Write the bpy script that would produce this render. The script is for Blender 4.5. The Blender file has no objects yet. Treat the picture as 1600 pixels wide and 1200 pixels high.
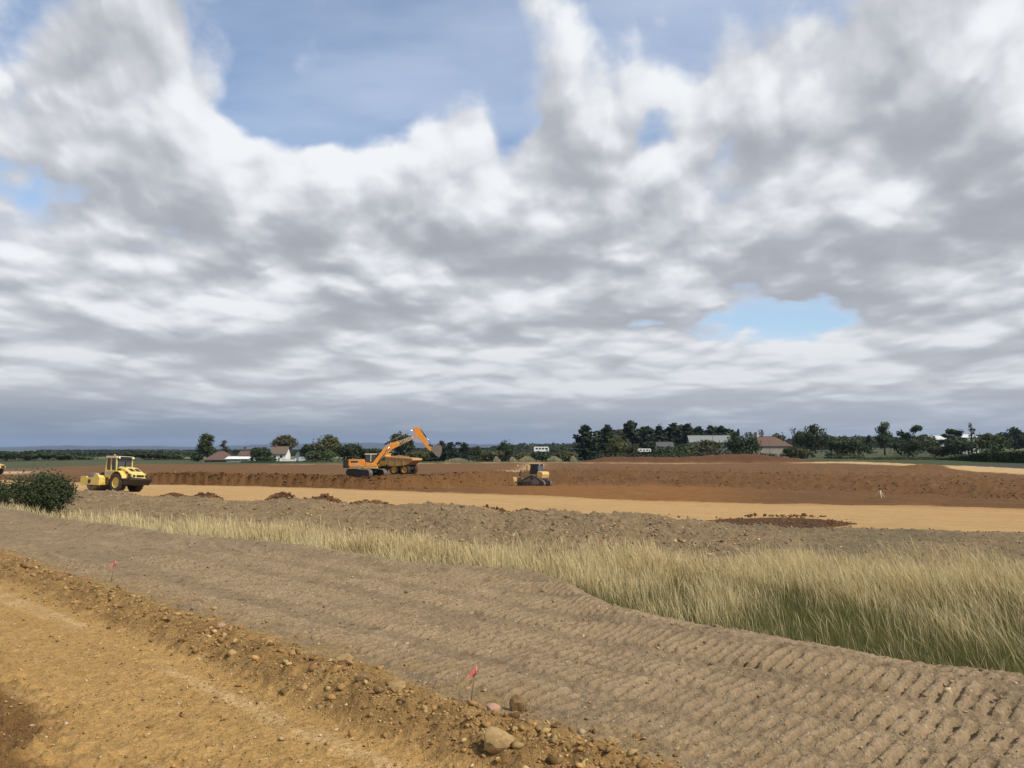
import bpy, math, random
import numpy as np
from mathutils import Vector, Matrix, Quaternion
random.seed(7)
rng = np.random.default_rng(7)
SC = bpy.context.scene
COL = SC.collection

# ------------------------------------------------------------------ camera
FPX = 1293.0                      # focal length of the photograph in its own pixels
HORIZON = 701.0
EYE = 1.9
PITCH = math.atan((HORIZON - 600.0) / FPX)
cam_d = bpy.data.cameras.new('camera')
cam = bpy.data.objects.new('camera', cam_d)
COL.objects.link(cam)
cam.location = (0, 0, EYE)
cam.rotation_euler = (math.pi / 2 + PITCH, 0, 0)
cam_d.sensor_width = 36.0
cam_d.lens = 36.0 * FPX / 1600.0
cam_d.clip_start = 0.1
cam_d.clip_end = 40000
SC.camera = cam

# ------------------------------------------------------------------ light
SUN_AZ, SUN_EL = math.radians(122), math.radians(46)
S = Vector((math.sin(SUN_AZ) * math.cos(SUN_EL), math.cos(SUN_AZ) * math.cos(SUN_EL), math.sin(SUN_EL)))
sun_d = bpy.data.lights.new('sun', 'SUN')
sun_d.energy = 4.4
sun_d.angle = math.radians(1.0)
sun_d.color = (1.0, 0.93, 0.82)
sun = bpy.data.objects.new('sun', sun_d)
COL.objects.link(sun)
sun.rotation_euler = S.to_track_quat('Z', 'Y').to_euler()
sun.location = (60, -10, 60)
SC.view_settings.view_transform = 'Standard'
SC.view_settings.look = 'None'
SC.view_settings.gamma = 1.0
SC.view_settings.use_curve_mapping = False
SC.view_settings.exposure = 0.0


class NT:
    """small helper for building node trees"""
    def __init__(s, tree):
        s.t = tree
        s.n = tree.nodes
        s.l = tree.links
    def new(s, kind, **kw):
        nd = s.n.new(kind)
        for k, v in kw.items():
            setattr(nd, k, v)
        return nd
    def put(s, sock, v):
        if hasattr(v, 'is_output') or isinstance(v, bpy.types.NodeSocket):
            s.l.new(v, sock)
        else:
            sock.default_value = v
    def m(s, op, a, b=0.0, c=None, clamp=False):
        nd = s.new('ShaderNodeMath', operation=op)
        nd.use_clamp = clamp
        s.put(nd.inputs[0], a)
        s.put(nd.inputs[1], b)
        if c is not None:
            s.put(nd.inputs[2], c)
        return nd.outputs[0]
    def v(s, op, a, b=None, scale=None):
        nd = s.new('ShaderNodeVectorMath', operation=op)
        s.put(nd.inputs[0], a)
        if b is not None:
            s.put(nd.inputs[1], b)
        if scale is not None:
            s.put(nd.inputs['Scale'], scale)
        return nd.outputs['Value'] if op in ('LENGTH', 'DOT_PRODUCT') else nd.outputs[0]
    def smooth(s, x, lo, hi, a=0.0, b=1.0):
        nd = s.new('ShaderNodeMapRange', interpolation_type='SMOOTHSTEP')
        s.put(nd.inputs[0], x)
        for i, q in enumerate((lo, hi, a, b)):
            s.put(nd.inputs[1 + i], q)
        return nd.outputs[0]
    def noise(s, vec, scale, detail=4.0, rough=0.5, lac=2.0, dist=0.0, dims='3D'):
        nd = s.new('ShaderNodeTexNoise', noise_dimensions=dims)
        s.put(nd.inputs['Vector'], vec)
        nd.inputs['Scale'].default_value = scale
        nd.inputs['Detail'].default_value = detail
        nd.inputs['Roughness'].default_value = rough
        nd.inputs['Lacunarity'].default_value = lac
        nd.inputs['Distortion'].default_value = dist
        return nd.outputs[0]
    def mix(s, f, a, b, blend='MIX'):
        nd = s.new('ShaderNodeMix', data_type='RGBA', blend_type=blend)
        nd.clamp_factor = True
        s.put(nd.inputs[0], f)
        for sock, q in ((nd.inputs[6], a), (nd.inputs[7], b)):
            if isinstance(q, (tuple, list)) and len(q) == 3:
                q = (*q, 1.0)
            s.put(sock, q)
        return nd.outputs[2]


# ------------------------------------------------------------------ sky
def sky_dir(px, row):
    """world direction seen at a point of the photograph (used to say where the clouds of that day stood)"""
    X, Z = (px - 800) / FPX, (600 - row) / FPX
    d = Vector((X, math.cos(PITCH) - Z * math.sin(PITCH), math.sin(PITCH) + Z * math.cos(PITCH)))
    return d.normalized()

def cloud_group():
    """group: direction -> cloud density there"""
    g = bpy.data.node_groups.new('cloud_density', 'ShaderNodeTree')
    g.interface.new_socket('Dir', in_out='INPUT', socket_type='NodeSocketVector')
    g.interface.new_socket('Density', in_out='OUTPUT', socket_type='NodeSocketFloat')
    g.interface.new_socket('Relief', in_out='OUTPUT', socket_type='NodeSocketFloat')
    t = NT(g)
    gi = t.new('NodeGroupInput')
    go = t.new('NodeGroupOutput')
    d = t.v('NORMALIZE', gi.outputs[0])
    sep = t.new('ShaderNodeSeparateXYZ')
    t.l.new(d, sep.inputs[0])
    dz = t.m('MAXIMUM', sep.outputs[2], 0.0)
    inv = t.m('DIVIDE', 1.0, t.m('ADD', dz, 0.185))       # layer seen in perspective, curving down with the earth
    az = t.m('ARCTAN2', sep.outputs[0], sep.outputs[1])
    cb = t.new('ShaderNodeCombineXYZ')
    t.l.new(t.m('MULTIPLY', az, t.m('ADD', 1.75, t.m('MULTIPLY', inv, 0.17))), cb.inputs[0])
    t.l.new(t.m('MULTIPLY', inv, 0.66), cb.inputs[1])
    P = cb.outputs[0]
    big = t.noise(t.v('ADD', P, (3.4, 7.7, 0.0)), 0.75, 1.0, 0.5, dims='2D')
    fine = t.noise(t.v('ADD', P, (1.3, 4.2, 0.0)), 1.85, 7.0, 0.46, 2.05, 0.08, '2D')
    # rounded heads
    hw = t.new('ShaderNodeTexNoise', noise_dimensions='2D')
    hw.inputs['Scale'].default_value = 3.2
    hw.inputs['Detail'].default_value = 4.0
    t.l.new(P, hw.inputs['Vector'])
    Pw = t.v('ADD', P, t.v('MULTIPLY', t.v('SUBTRACT', hw.outputs['Color'], (0.5, 0.5, 0.5)), (0.22, 0.22, 0.0)))
    puff = None
    for sc, wt in ((3.6, 0.27), (9.0, 0.15)):
        vo = t.new('ShaderNodeTexVoronoi', feature='SMOOTH_F1', voronoi_dimensions='2D')
        vo.inputs['Scale'].default_value = sc
        vo.inputs['Smoothness'].default_value = 0.35
        t.l.new(Pw, vo.inputs['Vector'])
        q = t.m('MULTIPLY', t.m('SUBTRACT', 0.45, vo.outputs['Distance']), wt)
        puff = q if puff is None else t.m('ADD', puff, q)
    # where the big gaps and towers stood that day: (pixel of photo, half width, half height, amount)
    feats = [
        ((575, 95), 165, 105, -0.22), ((455, 190), 85, 50, -0.24), ((690, 55), 100, 70, -0.13), ((890, 80), 120, 80, -0.13), ((300, 250), 90, 40, 0.10), ((560, 195), 80, 30, -0.10),
        ((805, 195), 50, 60, -0.17), ((1005, 215), 50, 45, -0.17), ((1255, 500), 92, 30, -0.26),
        ((60, 285), 130, 26, -0.12), ((618, 322), 36, 16, -0.13), ((1290, 212), 50, 16, -0.12),
        ((890, 265), 80, 62, 0.22), ((715, 190), 70, 75, 0.22), ((640, 240), 100, 60, 0.12), ((570, 430), 80, 75, 0.10),
        ((180, 120), 300, 130, 0.20), ((1250, 390), 300, 85, 0.15), ((1150, 150), 130, 90, 0.17), ((1480, 200), 200, 190, 0.22),
        ((1300, 60), 260, 80, 0.10), ((470, 235), 90, 36, -0.16),
        ((420, 330), 230, 60, 0.13), ((60, 520), 200, 60, 0.12), ((880, 440), 160, 40, 0.10), ((800, 350), 200, 60, 0.10), ((150, 430), 220, 60, 0.05),
    ]
    wob = t.new('ShaderNodeTexNoise')
    wob.inputs['Scale'].default_value = 2.6
    wob.inputs['Detail'].default_value = 5.0
    t.l.new(P, wob.inputs['Vector'])
    wv = t.v('MULTIPLY', t.v('SUBTRACT', wob.outputs['Color'], (0.5, 0.5, 0.5)), (0.16, 0.10, 0.12))
    dw = t.v('ADD', d, wv)
    bias = None
    for (c, a, b, amt) in feats:
        cd = sky_dir(*c)
        df = t.v('SUBTRACT', dw, tuple(cd))
        df = t.v('MULTIPLY', df, (FPX / a, FPX / a * 0.6, FPX / b))
        q = t.smooth(t.v('LENGTH', df), 1.7, 0.0, 0.0, amt)
        bias = q if bias is None else t.m('ADD', bias, q)
    e = t.m('ADD', t.m('MULTIPLY', fine, 0.85), t.m('MULTIPLY', big, 0.28))
    e = t.m('ADD', e, puff)
    e = t.m('ADD', e, bias)
    e = t.m('ADD', e, t.smooth(dz, 0.36, 0.08, 0.0, 0.13))
    e = t.m('ADD', e, t.smooth(dz, 0.12, 0.05, 0.0, 0.2))
    t.l.new(e, go.inputs[0])
    t.l.new(t.m('SUBTRACT', e, t.m('MULTIPLY', bias, 0.62)), go.inputs[1])
    return g

def build_world():
    w = bpy.data.worlds.new('World')
    SC.world = w
    w.use_nodes = True
    t = NT(w.node_tree)
    t.n.clear()
    out = t.new('ShaderNodeOutputWorld')
    sky = t.new('ShaderNodeTexSky', sky_type='NISHITA')
    sky.sun_disc = False
    sky.sun_elevation = SUN_EL
    sky.sun_rotation = SUN_AZ
    sky.air_density = 1.0
    sky.dust_density = 0.3
    sky.ozone_density = 1.5
    bg_sky = t.new('ShaderNodeBackground')
    t.l.new(sky.outputs[0], bg_sky.inputs[0])
    bg_sky.inputs[1].default_value = 0.15
    grp = cloud_group()
    gen = t.new('ShaderNodeTexCoord').outputs['Generated']
    d = t.v('NORMALIZE', gen)
    sep = t.new('ShaderNodeSeparateXYZ')
    t.l.new(d, sep.inputs[0])
    dz = t.m('MAXIMUM', sep.outputs[2], 0.0)
    def dens(vec):
        nd = t.new('ShaderNodeGroup')
        nd.node_tree = grp
        t.put(nd.inputs[0], vec)
        return nd.outputs[0], nd.outputs[1]
    TH = 0.45
    e0, f0 = dens(d)
    rag = t.noise(t.v('MULTIPLY', d, (1.0, 1.0, 1.6)), 22.0, 6.0, 0.6)
    ea = t.m('ADD', e0, t.m('MULTIPLY', t.m('SUBTRACT', rag, 0.5), 0.20))
    alpha = t.smooth(ea, TH - 0.055, TH + 0.125)
    step = t.m('ADD', 0.30, t.m('MULTIPLY', dz, 1.7))     # far clouds are small in angle
    grad = None
    for o, wt in ((0.009, 2.0), (0.026, 1.6), (0.065, 1.9)):
        off = t.v('SCALE', (0.30, 0.0, 0.95), scale=t.m('MULTIPLY', step, o))
        ei, fi = dens(t.v('ADD', d, off))
        gk = t.m('MULTIPLY', t.m('SUBTRACT', f0, fi), wt)
        grad = gk if grad is None else t.m('ADD', grad, gk)
    deep = t.m('MAXIMUM', t.m('SUBTRACT', e0, TH + 0.05), 0.0)
    lit = t.m('ADD', t.m('MULTIPLY', grad, 1.30), t.m('SUBTRACT', 0.52, t.m('MULTIPLY', deep, 0.45)))
    lit = t.smooth(lit, -0.66, 1.5)
    ramp = t.new('ShaderNodeValToRGB')
    t.l.new(lit, ramp.inputs[0])
    cr = ramp.color_ramp
    cr.elements[0].position = 0.0
    cr.elements[0].color = (0.385, 0.405, 0.45, 1)
    cr.elements[1].position = 1.0
    cr.elements[1].color = (0.90, 0.92, 0.95, 1)
    for p, c in ((0.3, (0.455, 0.475, 0.52)), (0.65, (0.625, 0.645, 0.69))):
        el = cr.elements.new(p)
        el.color = (*c, 1)
    colr = t.mix(t.smooth(dz, 0.22, 0.03, 0.0, 0.45), ramp.outputs[0], (0.55, 0.58, 0.62))
    # thin high veil over the blue
    P = t.v('SCALE', d, scale=t.m('DIVIDE', 1.0, t.m('ADD', dz, 0.1)))
    veil = t.smooth(t.noise(t.v('MULTIPLY', P, (0.45, 0.9, 0)), 1.1, 6.0, 0.55), 0.34, 0.70, 0.0, 0.65)
    colr2 = t.mix(alpha, (0.66, 0.74, 0.90), colr)
    trans = t.m('MULTIPLY', t.m('SUBTRACT', 1.0, alpha), t.m('SUBTRACT', 1.0, veil))
    # rain-dark air far off under the end of the layer
    low = t.smooth(t.m('ADD', dz, t.m('MULTIPLY', t.m('SUBTRACT', t.noise(t.v('MULTIPLY', d, (1, 1, 14)), 2.5, 4.0), 0.5), 0.03)), 0.075, 0.0)
    colr3 = t.mix(t.m('MULTIPLY', low, 0.97), colr2, t.mix(t.smooth(sep.outputs[0], -0.45, 0.5), (0.185, 0.24, 0.315), (0.33, 0.385, 0.46)))
    alpha3 = t.m('MAXIMUM', t.m('SUBTRACT', 1.0, trans), t.smooth(dz, 0.07, 0.02))
    bg_c = t.new('ShaderNodeBackground')
    t.l.new(colr3, bg_c.inputs[0])
    bg_c.inputs[1].default_value = 1.0
    ms = t.new('ShaderNodeMixShader')
    t.l.new(alpha3, ms.inputs[0])
    t.l.new(bg_sky.outputs[0], ms.inputs[1])
    t.l.new(bg_c.outputs[0], ms.inputs[2])
    t.l.new(ms.outputs[0], out.inputs[0])
    w.cycles.sampling_method = 'MANUAL'
    w.cycles.sample_map_resolution = 512
build_world()

# ------------------------------------------------------------------ measuring helpers
def k_of(row):
    """drop per metre of forward distance of a ray through that row of the photograph"""
    return math.tan(math.atan((row - 600.0) / FPX) - PITCH)

def ray(px, row):
    k = k_of(row)
    x = (px - 800.0) / FPX * (math.cos(PITCH) - k * math.sin(PITCH))
    return x, k                      # x and drop at forward distance 1

def at_d(px, row, d):
    x, k = ray(px, row)
    return Vector((x * d, d, EYE - k * d))

# ------------------------------------------------------------------ noise
def _hash(ix, iy, seed):
    h = (ix.astype(np.int64) * 374761393 + iy.astype(np.int64) * 668265263 + seed * 1442695041) & 0x7fffffff
    h = ((h ^ (h >> 13)) * 1274126177) & 0x7fffffff
    return (h ^ (h >> 16)) & 0x7fffffff

def perlin(x, y, seed=0):
    x = np.asarray(x, dtype=np.float64); y = np.asarray(y, dtype=np.float64)
    ix = np.floor(x); iy = np.floor(y)
    fx = x - ix; fy = y - iy
    u = fx * fx * fx * (fx * (fx * 6 - 15) + 10); v = fy * fy * fy * (fy * (fy * 6 - 15) + 10)
    def g(dx, dy):
        a = _hash(ix + dx, iy + dy, seed) * (2 * math.pi / 0x7fffffff)
        return np.cos(a) * (fx - dx) + np.sin(a) * (fy - dy)
    a = g(0, 0); b = g(1, 0); c = g(0, 1); d = g(1, 1)
    return (a + (b - a) * u + (c - a) * v + (a - b - c + d) * u * v) * 1.4

def fbm(x, y, octaves=4, seed=0, gain=0.5, lac=2.03):
    s = 0.0; amp = 1.0; tot = 0.0; f = 1.0
    for i in range(octaves):
        s = s + amp * perlin(x * f + 17.3 * i, y * f - 9.1 * i, seed + i)
        tot += amp; amp *= gain; f *= lac
    return s / tot

def ridged(x, y, octaves=4, seed=0):
    s = 0.0; amp = 1.0; tot = 0.0; f = 1.0
    for i in range(octaves):
        s = s + amp * (1 - np.abs(perlin(x * f + 5.7 * i, y * f + 3.3 * i, seed + i)) * 1.6)
        tot += amp; amp *= 0.5; f *= 2.1
    return s / tot

def sstep(x, a, b):
    t = np.clip((x - a) / (b - a), 0, 1)
    return t * t * (3 - 2 * t)

# ------------------------------------------------------------------ lie of the land: break lines surveyed from the photograph
UG = np.linspace(-1.2, 1.2, 481)
def brk(pts, sm=2.0):
    """pts: (px, row, ('h', drop) or ('d', distance)) -> distance and drop along the bearing"""
    us, ds, hs = [], [], []
    for px, row, mode, val in pts:
        x, k = ray(px, row)
        d = val if mode == 'd' else val / k
        us.append(x); ds.append(d); hs.append(k * d)
    D = np.interp(UG, us, ds); Hh = np.interp(UG, us, hs)
    kx = np.arange(-9, 10); ker = np.exp(-kx ** 2 / (2 * sm * sm)); ker /= ker.sum()
    f = lambda A: np.convolve(np.pad(A, 9, mode='edge'), ker, mode='valid')
    return [f(D), f(Hh)]

def hline(pts, sm=2.0):           # (px, distance, drop)
    us = [(p[0] - 800) / FPX for p in pts]
    D = np.interp(UG, us, [p[1] for p in pts]); Hh = np.interp(UG, us, [p[2] for p in pts])
    kx = np.arange(-9, 10); ker = np.exp(-kx ** 2 / (2 * sm * sm)); ker /= ker.sum()
    f = lambda A: np.convolve(np.pad(A, 9, mode='edge'), ker, mode='valid')
    return [f(D), f(Hh)]

L_edge = brk([(px, r, 'h', 1.9) for px, r in ((-60, 792), (0, 796), (100, 816), (200, 828), (290, 842), (400, 850), (520, 865), (600, 880), (700, 890),
              (830, 898), (880, 916), (935, 946), (1000, 966), (1100, 986), (1250, 1016), (1400, 1041), (1600, 1067), (1750, 1090))], 1.2)
L_g0 = [L_edge[0] + 1.25, np.interp(UG, [-.62, -.3, 0, .62], [2.35, 2.6, 2.8, 2.85])]
L_g1 = hline([(0, 30.5, 2.55), (200, 26, 2.7), (400, 23, 2.8), (800, 19.5, 2.95), (1200, 18.6, 3.0), (1600, 18.2, 3.05)])
L_s1 = brk([(0, 762, 'd', 68), (120, 766, 'd', 63), (170, 768, 'd', 60), (250, 777, 'd', 54), (350, 782, 'd', 50), (400, 784, 'd', 48.5), (470, 779, 'd', 46.5), (520, 786, 'd', 45.5),
            (560, 791, 'd', 44.5), (640, 791, 'd', 43), (710, 787, 'd', 41), (745, 793, 'd', 40), (780, 801, 'd', 39.3), (870, 798, 'd', 37.8), (940, 804, 'd', 36),
            (1000, 806, 'd', 35), (1060, 808, 'd', 34), (1100, 813, 'd', 33.4), (1140, 819, 'd', 32.7), (1240, 826, 'd', 31.6), (1330, 826, 'd', 30.8), (1450, 829, 'd', 29.6), (1600, 833, 'd', 28.2), (1750, 838, 'd', 27)], 1.2)
L_r0 = [L_s1[0] + 2.2, None]
L_r1 = brk([(0, 750, 'd', 135), (120, 754, 'd', 130), (220, 757, 'd', 124), (400, 760, 'd', 116), (560, 765, 'd', 104), (700, 770, 'd', 97), (850, 775, 'd', 90), (1000, 782, 'd', 83),
            (1200, 787, 'd', 75), (1400, 790, 'd', 69), (1600, 795, 'd', 62), (1750, 800, 'd', 58)])
L_r0[1] = np.interp(UG, [-.62, -.5, -.3, 0, .3, .62], [3.45, 3.33, 3.25, 3.35, 3.3, 3.1])
L_f0 = brk([(0, 747, 'd', 140), (220, 756.4, 'd', 127), (400, 759, 'd', 119), (560, 763, 'd', 112), (640, 764, 'd', 113), (720, 762, 'd', 122), (800, 757, 'd', 135), (850, 757, 'd', 136),
            (1000, 758, 'd', 125), (1200, 763, 'd', 113), (1400, 771, 'd', 99), (1600, 781, 'd', 84), (1750, 786, 'd', 78)])
L_f1 = brk([(0, 743, 'd', 143), (140, 744, 'd', 136), (220, 741, 'd', 128.2), (300, 738.5, 'd', 124.2), (400, 741, 'd', 120.2), (500, 742, 'd', 115.5), (560, 745, 'd', 113.2), (640, 744, 'd', 115.5), (700, 740, 'd', 122),
            (760, 738, 'd', 134), (800, 740, 'd', 142), (850, 737, 'd', 152), (1000, 738, 'd', 150), (1200, 743, 'd', 138), (1400, 750, 'd', 120), (1600, 760, 'd', 100), (1750, 765, 'd', 92)])
L_f2 = brk([(0, 733, 'd', 230), (220, 725, 'd', 230), (350, 726, 'd', 222), (560, 724.5, 'd', 214), (850, 722.3, 'd', 228), (1060, 724, 'd', 212), (1200, 723, 'd', 208), (1330, 721, 'd', 200),
            (1450, 726, 'd', 172), (1600, 732, 'd', 148), (1750, 736, 'd', 140)])
L_b1 = [L_f2[0] + 8, None]
L_b1[1] = L_f2[1] * (L_f2[0] + 8) / L_f2[0]
bw = np.interp(UG, [(p - 800) / FPX for p in (905, 940, 1000, 1060, 1140, 1180, 1215, 1250, 1310)], [0, 1.35, 1.55, 1.5, 2.2, 2.1, 1.4, .7, 0])
L_b1[1] = np.interp(UG, UG, L_b1[1]) - bw - 0.15
L_b2 = [L_f2[0] + 17, L_f2[1] * 1.0 + 0.05]
L_x1 = hline([(0, 330, 4.3), (800, 330, 4.35), (1150, 330, 4.1), (1330, 330, 2.0), (1600, 330, 1.9)], 6)
L_x2 = hline([(0, 620, 5.6), (1150, 620, 5.4), (1330, 620, -0.6), (1600, 620, -1.0)], 6)
L_x3 = hline([(0, 1500, 8.3), (1150, 1500, 8.0), (1330, 1500, -2.5), (1600, 1500, -3)], 6)
L_x4 = hline([(0, 9000, 20), (1600, 9000, 20)])
LINES = [L_edge, L_g0, L_g1, L_s1, L_r0, L_r1, L_f0, L_f1, L_f2, L_b1, L_b2, L_x1, L_x2, L_x3, L_x4]
R2 = math.sqrt(0.5)
TH_MAX = math.radians(50)

def polar(x, y):
    th = np.arctan2(x, y); r = np.hypot(x, y)
    tc = np.clip(th, -TH_MAX, TH_MAX)
    return np.tan(tc), r * np.cos(tc)

def base_drop(u, D):
    """smooth lie of the land: drop below the eye"""
    h = np.full_like(D, 1.9)
    prevD, prevH = None, None
    for i, (Ld, Lh) in enumerate(LINES):
        d = np.interp(u, UG, Ld); hh = np.interp(u, UG, Lh)
        if prevD is not None:
            t = np.clip((D - prevD) / np.maximum(d - prevD, 0.05), 0, 1)
            if i in (1, 6, 7, 9, 10):
                t = t * t * (3 - 2 * t)
            h = h + t * (hh - prevH)
        prevD, prevH = d, hh
    return h

def zones(x, y):
    """soft membership of each ground zone, with ragged borders"""
    u, D = polar(x, y)
    n = (x + y) * R2; s = (x - y) * R2
    w1 = fbm(x * 0.9, y * 0.9, 3, 11); w2 = fbm(x * 0.16, y * 0.16, 4, 12); w3 = fbm(x * 0.035, y * 0.035, 3, 13)
    g = lambda L: np.interp(u, UG, L[0])
    dE, dG0, dG1, dS1, dR0, dR1, dF0, dF1, dF2, dB1, dB2 = (g(L) for L in LINES[:11])
    def past(d, soft, jit):
        return sstep(D + jit, d - soft, d + soft)
    p_edge = past(dE + 0.55, 0.25, w1 * 0.25)
    p_spoil = past(dG1 + 0.6, 0.6, w1 * 0.8)
    p_road = past(dS1 + 0.9, 0.5, w1 * 1.0 + w2 * 1.2)
    p_dig = past(dR1, 0.8, w2 * 3.5 + w1)
    p_top = past(dF1 + 0.3, 0.6, w2 * 2.0)
    p_far = past(dF2 + 1.5, 1.5, w2 * 3)
    nb = n + w1 * 0.20 + 0.13 * fbm(s * 0.25, s * 0 + 3, 2, 15)
    p_row = sstep(nb, 3.42, 3.60)             # onto the windrow
    p_soil = sstep(nb, 4.14, 4.40)            # past it, onto the tracked soil
    return dict(u=u, D=D, n=n, s=s, w1=w1, w2=w2, w3=w3, p_edge=p_edge, p_spoil=p_spoil, p_road=p_road, p_dig=p_dig, p_top=p_top, p_far=p_far,
                p_row=p_row, p_soil=p_soil, nb=nb, dS1=dS1, dR0=dR0, dR1=dR1, dF0=dF0, dF1=dF1, dF2=dF2, dB1=dB1, dE=dE, dG1=dG1)

def relief(x, y, Z):
    """the rough surface on top of the lie of the land"""
    D, n, s, u = Z['D'], Z['n'], Z['s'], Z['u']
    near = D < 60
    out = np.zeros_like(D)
    P = lambda k: Z[k]
    # 1 dirt road: wheel ruts along s, pebbly
    road = (1 - P('p_row'))
    lo = fbm(n * 1.6, s * 0.22, 3, 21) * 0.028
    peb = np.maximum(fbm(x * 14, y * 14, 3, 22, 0.7), -0.1) * 0.028
    rough_patch = sstep(n + 0.5 * Z['w1'], 2.5, 1.7)
    clod = np.maximum(fbm(x * 5.5, y * 5.5, 4, 23), -0.1) * (0.025 + 0.13 * rough_patch)
    out += road * (lo + peb + clod - 0.05)
    # 2 windrow of loose soil
    prof = np.exp(-((Z['nb'] - 3.92) / 0.26) ** 2)
    hgt = 0.085 + 0.06 * fbm(s * 0.7, n * 0.7, 3, 24)
    lump = fbm(x * 2.6, y * 2.6, 4, 25, 0.5) * 0.085 + np.maximum(fbm(x * 10, y * 10, 3, 26, 0.7), -0.15) * 0.055
    rowm = np.exp(-((Z['nb'] - 3.86) / 0.42) ** 4)
    out += prof * hgt + rowm * lump
    # 3 tracked soil: grouser prints across the direction of travel
    soil = P('p_soil') * (1 - P('p_edge'))
    tex = fbm(x * 9, y * 9, 3, 31, 0.65) * 0.020 + fbm(x * 0.9, y * 0.9, 2, 32) * 0.04
    crumb = np.maximum(fbm(x * 13, y * 13, 3, 35, 0.7), -0.1) * 0.032
    prints = np.zeros_like(D); Z['bar_tone'] = np.zeros_like(D)
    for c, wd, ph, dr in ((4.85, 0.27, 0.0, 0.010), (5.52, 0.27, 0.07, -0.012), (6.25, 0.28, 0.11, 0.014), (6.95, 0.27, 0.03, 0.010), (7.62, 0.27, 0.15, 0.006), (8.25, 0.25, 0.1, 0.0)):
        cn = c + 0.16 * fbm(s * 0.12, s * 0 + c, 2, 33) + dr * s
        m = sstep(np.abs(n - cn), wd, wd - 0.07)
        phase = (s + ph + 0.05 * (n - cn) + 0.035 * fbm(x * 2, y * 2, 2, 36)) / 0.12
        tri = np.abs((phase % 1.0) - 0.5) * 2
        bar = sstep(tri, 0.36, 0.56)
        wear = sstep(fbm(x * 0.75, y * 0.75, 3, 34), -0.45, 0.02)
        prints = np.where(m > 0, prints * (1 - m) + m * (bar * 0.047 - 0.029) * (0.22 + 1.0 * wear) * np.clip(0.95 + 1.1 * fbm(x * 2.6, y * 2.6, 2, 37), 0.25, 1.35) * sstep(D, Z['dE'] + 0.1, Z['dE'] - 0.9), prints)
        Z['bar_tone'] = np.where(m > 0, Z['bar_tone'] * (1 - m) + m * bar * wear, Z['bar_tone'])
    bund = 0.10 * np.exp(-((D - Z['dE'] + 0.4) / 0.6) ** 2)
    prints *= sstep(D, 18, 12.5); Z['bar_tone'] *= sstep(D, 20, 13)
    out += soil * (tex + crumb + prints + bund)
    # 4 under the grass
    gr = P('p_edge') * (1 - P('p_spoil'))
    out += gr * fbm(x * 0.8, y * 0.8, 3, 41) * 0.10
    # 5 spoil bank
    sp = P('p_spoil') * (1 - P('p_road'))
    amp = np.interp(u, [-.5, .2, .32, .62], [1.0, 1.0, 0.5, 0.40])
    big = fbm(x * 0.35, y * 0.35, 3, 51) * 0.26
    med = fbm(x * 1.3, y * 1.3, 4, 52, 0.62) * 0.20 + np.maximum(ridged(x * 2.3, y * 2.3, 3, 53) - 0.55, 0) * 0.22
    out += sp * amp * (big + med)
    # dark heaps of dug soil left on the near side of the road
    px = 800 + u * FPX
    hp = np.zeros_like(D)
    for a, b, hgt in ((255, 300, .18), (300, 352, .26), (415, 475, .38), (475, 545, .36), (545, 620, .25), (735, 800, .22), (800, 852, .2), (1108, 1330, .12)):
        t = np.clip((px - a) / (b - a), 0, 1)
        hp += (5.2 * t * (1 - t) * hgt) if a < 1000 else 0
    Z['heap'] = hp * np.exp(-((D - Z['dS1'] - 3.6) / 2.6) ** 2) * 3.6
    t = np.clip((px - 1100) / 235.0, 0, 1); lens = 4 * t * (1 - t)
    rp = np.exp(-np.abs((D - Z['dS1'] - 7.0) / (6.2 * np.maximum(lens, .05))) ** 3) * (lens > 0)
    Z['heap'] = np.maximum(Z['heap'], rp)
    out += rp * (0.07 + 0.05 * fbm(x * 1.4, y * 1.4, 3, 55))
    hpm = hp * np.exp(-((D - Z['dS1'] - 3.4) / 2.0) ** 2)
    out += hpm * (1 + 0.8 * fbm(x * 1.2, y * 1.2, 3, 54))
    # 6 haul road: rolled, faint wheel lines
    rd = P('p_road') * (1 - P('p_dig'))
    out += rd * (fbm(x * 0.25, y * 0.25, 3, 61) * 0.06 + fbm(x * 2.0, y * 2.0, 3, 62) * 0.02)
    # 7 dug ground and its face: vertical bites of the bucket teeth
    dig = P('p_dig') * (1 - P('p_far'))
    face = sstep(D, Z['dF0'] - 1.2, Z['dF0']) * sstep(D, Z['dF1'] + 2.5, Z['dF1'] - 0.2)
    leftm = np.interp(px, [200, 260, 700, 800, 860], [0.4, 1, 1, 0.5, 0.15])
    rgt = sstep(px, 760, 900)
    bite = (ridged(u * 46 + 1.5 * fbm(u * 9, D * 0, 2, 78), D * 0.16, 4, 71) - 0.62) * (0.75 + 0.6 * fbm(u * 14, D * 0, 2, 79))
    out += dig * face * leftm * bite
    slope = sstep(D, Z['dF0'], Z['dF0'] + 4) * sstep(D, Z['dF2'] - 2, Z['dF1'] + 5)
    out += dig * (fbm(x * 0.2, y * 0.2, 4, 72, 0.6) * 0.22 + fbm(x * 0.9, y * 0.9, 3, 73) * 0.10)
    out += dig * rgt * slope * (np.maximum(ridged(x * 0.5, y * 0.33, 4, 74) - 0.5, 0) * 0.9)
    # heap in front of the pale track at the right
    for (hpx, hd, wx, wy, hh) in ((1440, 152, 5.5, 2.5, 0.85), (1405, 158, 6, 3, 0.5)):
        hx = (hpx - 800) / FPX * hd
        out += hh * np.exp(-((x - hx) / wx) ** 2 - ((y - hd) / wy) ** 2) * (1 + 0.3 * fbm(x, y, 3, 75))
    bund2 = P('p_far') * sstep(D, Z['dB1'] + 9, Z['dB1']) * np.interp(px, [880, 920, 1230, 1310], [0, 1, 1, 0])
    out += bund2 * (fbm(x * 0.35, y * 0.35, 4, 76, 0.6) * 0.35)
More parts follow.
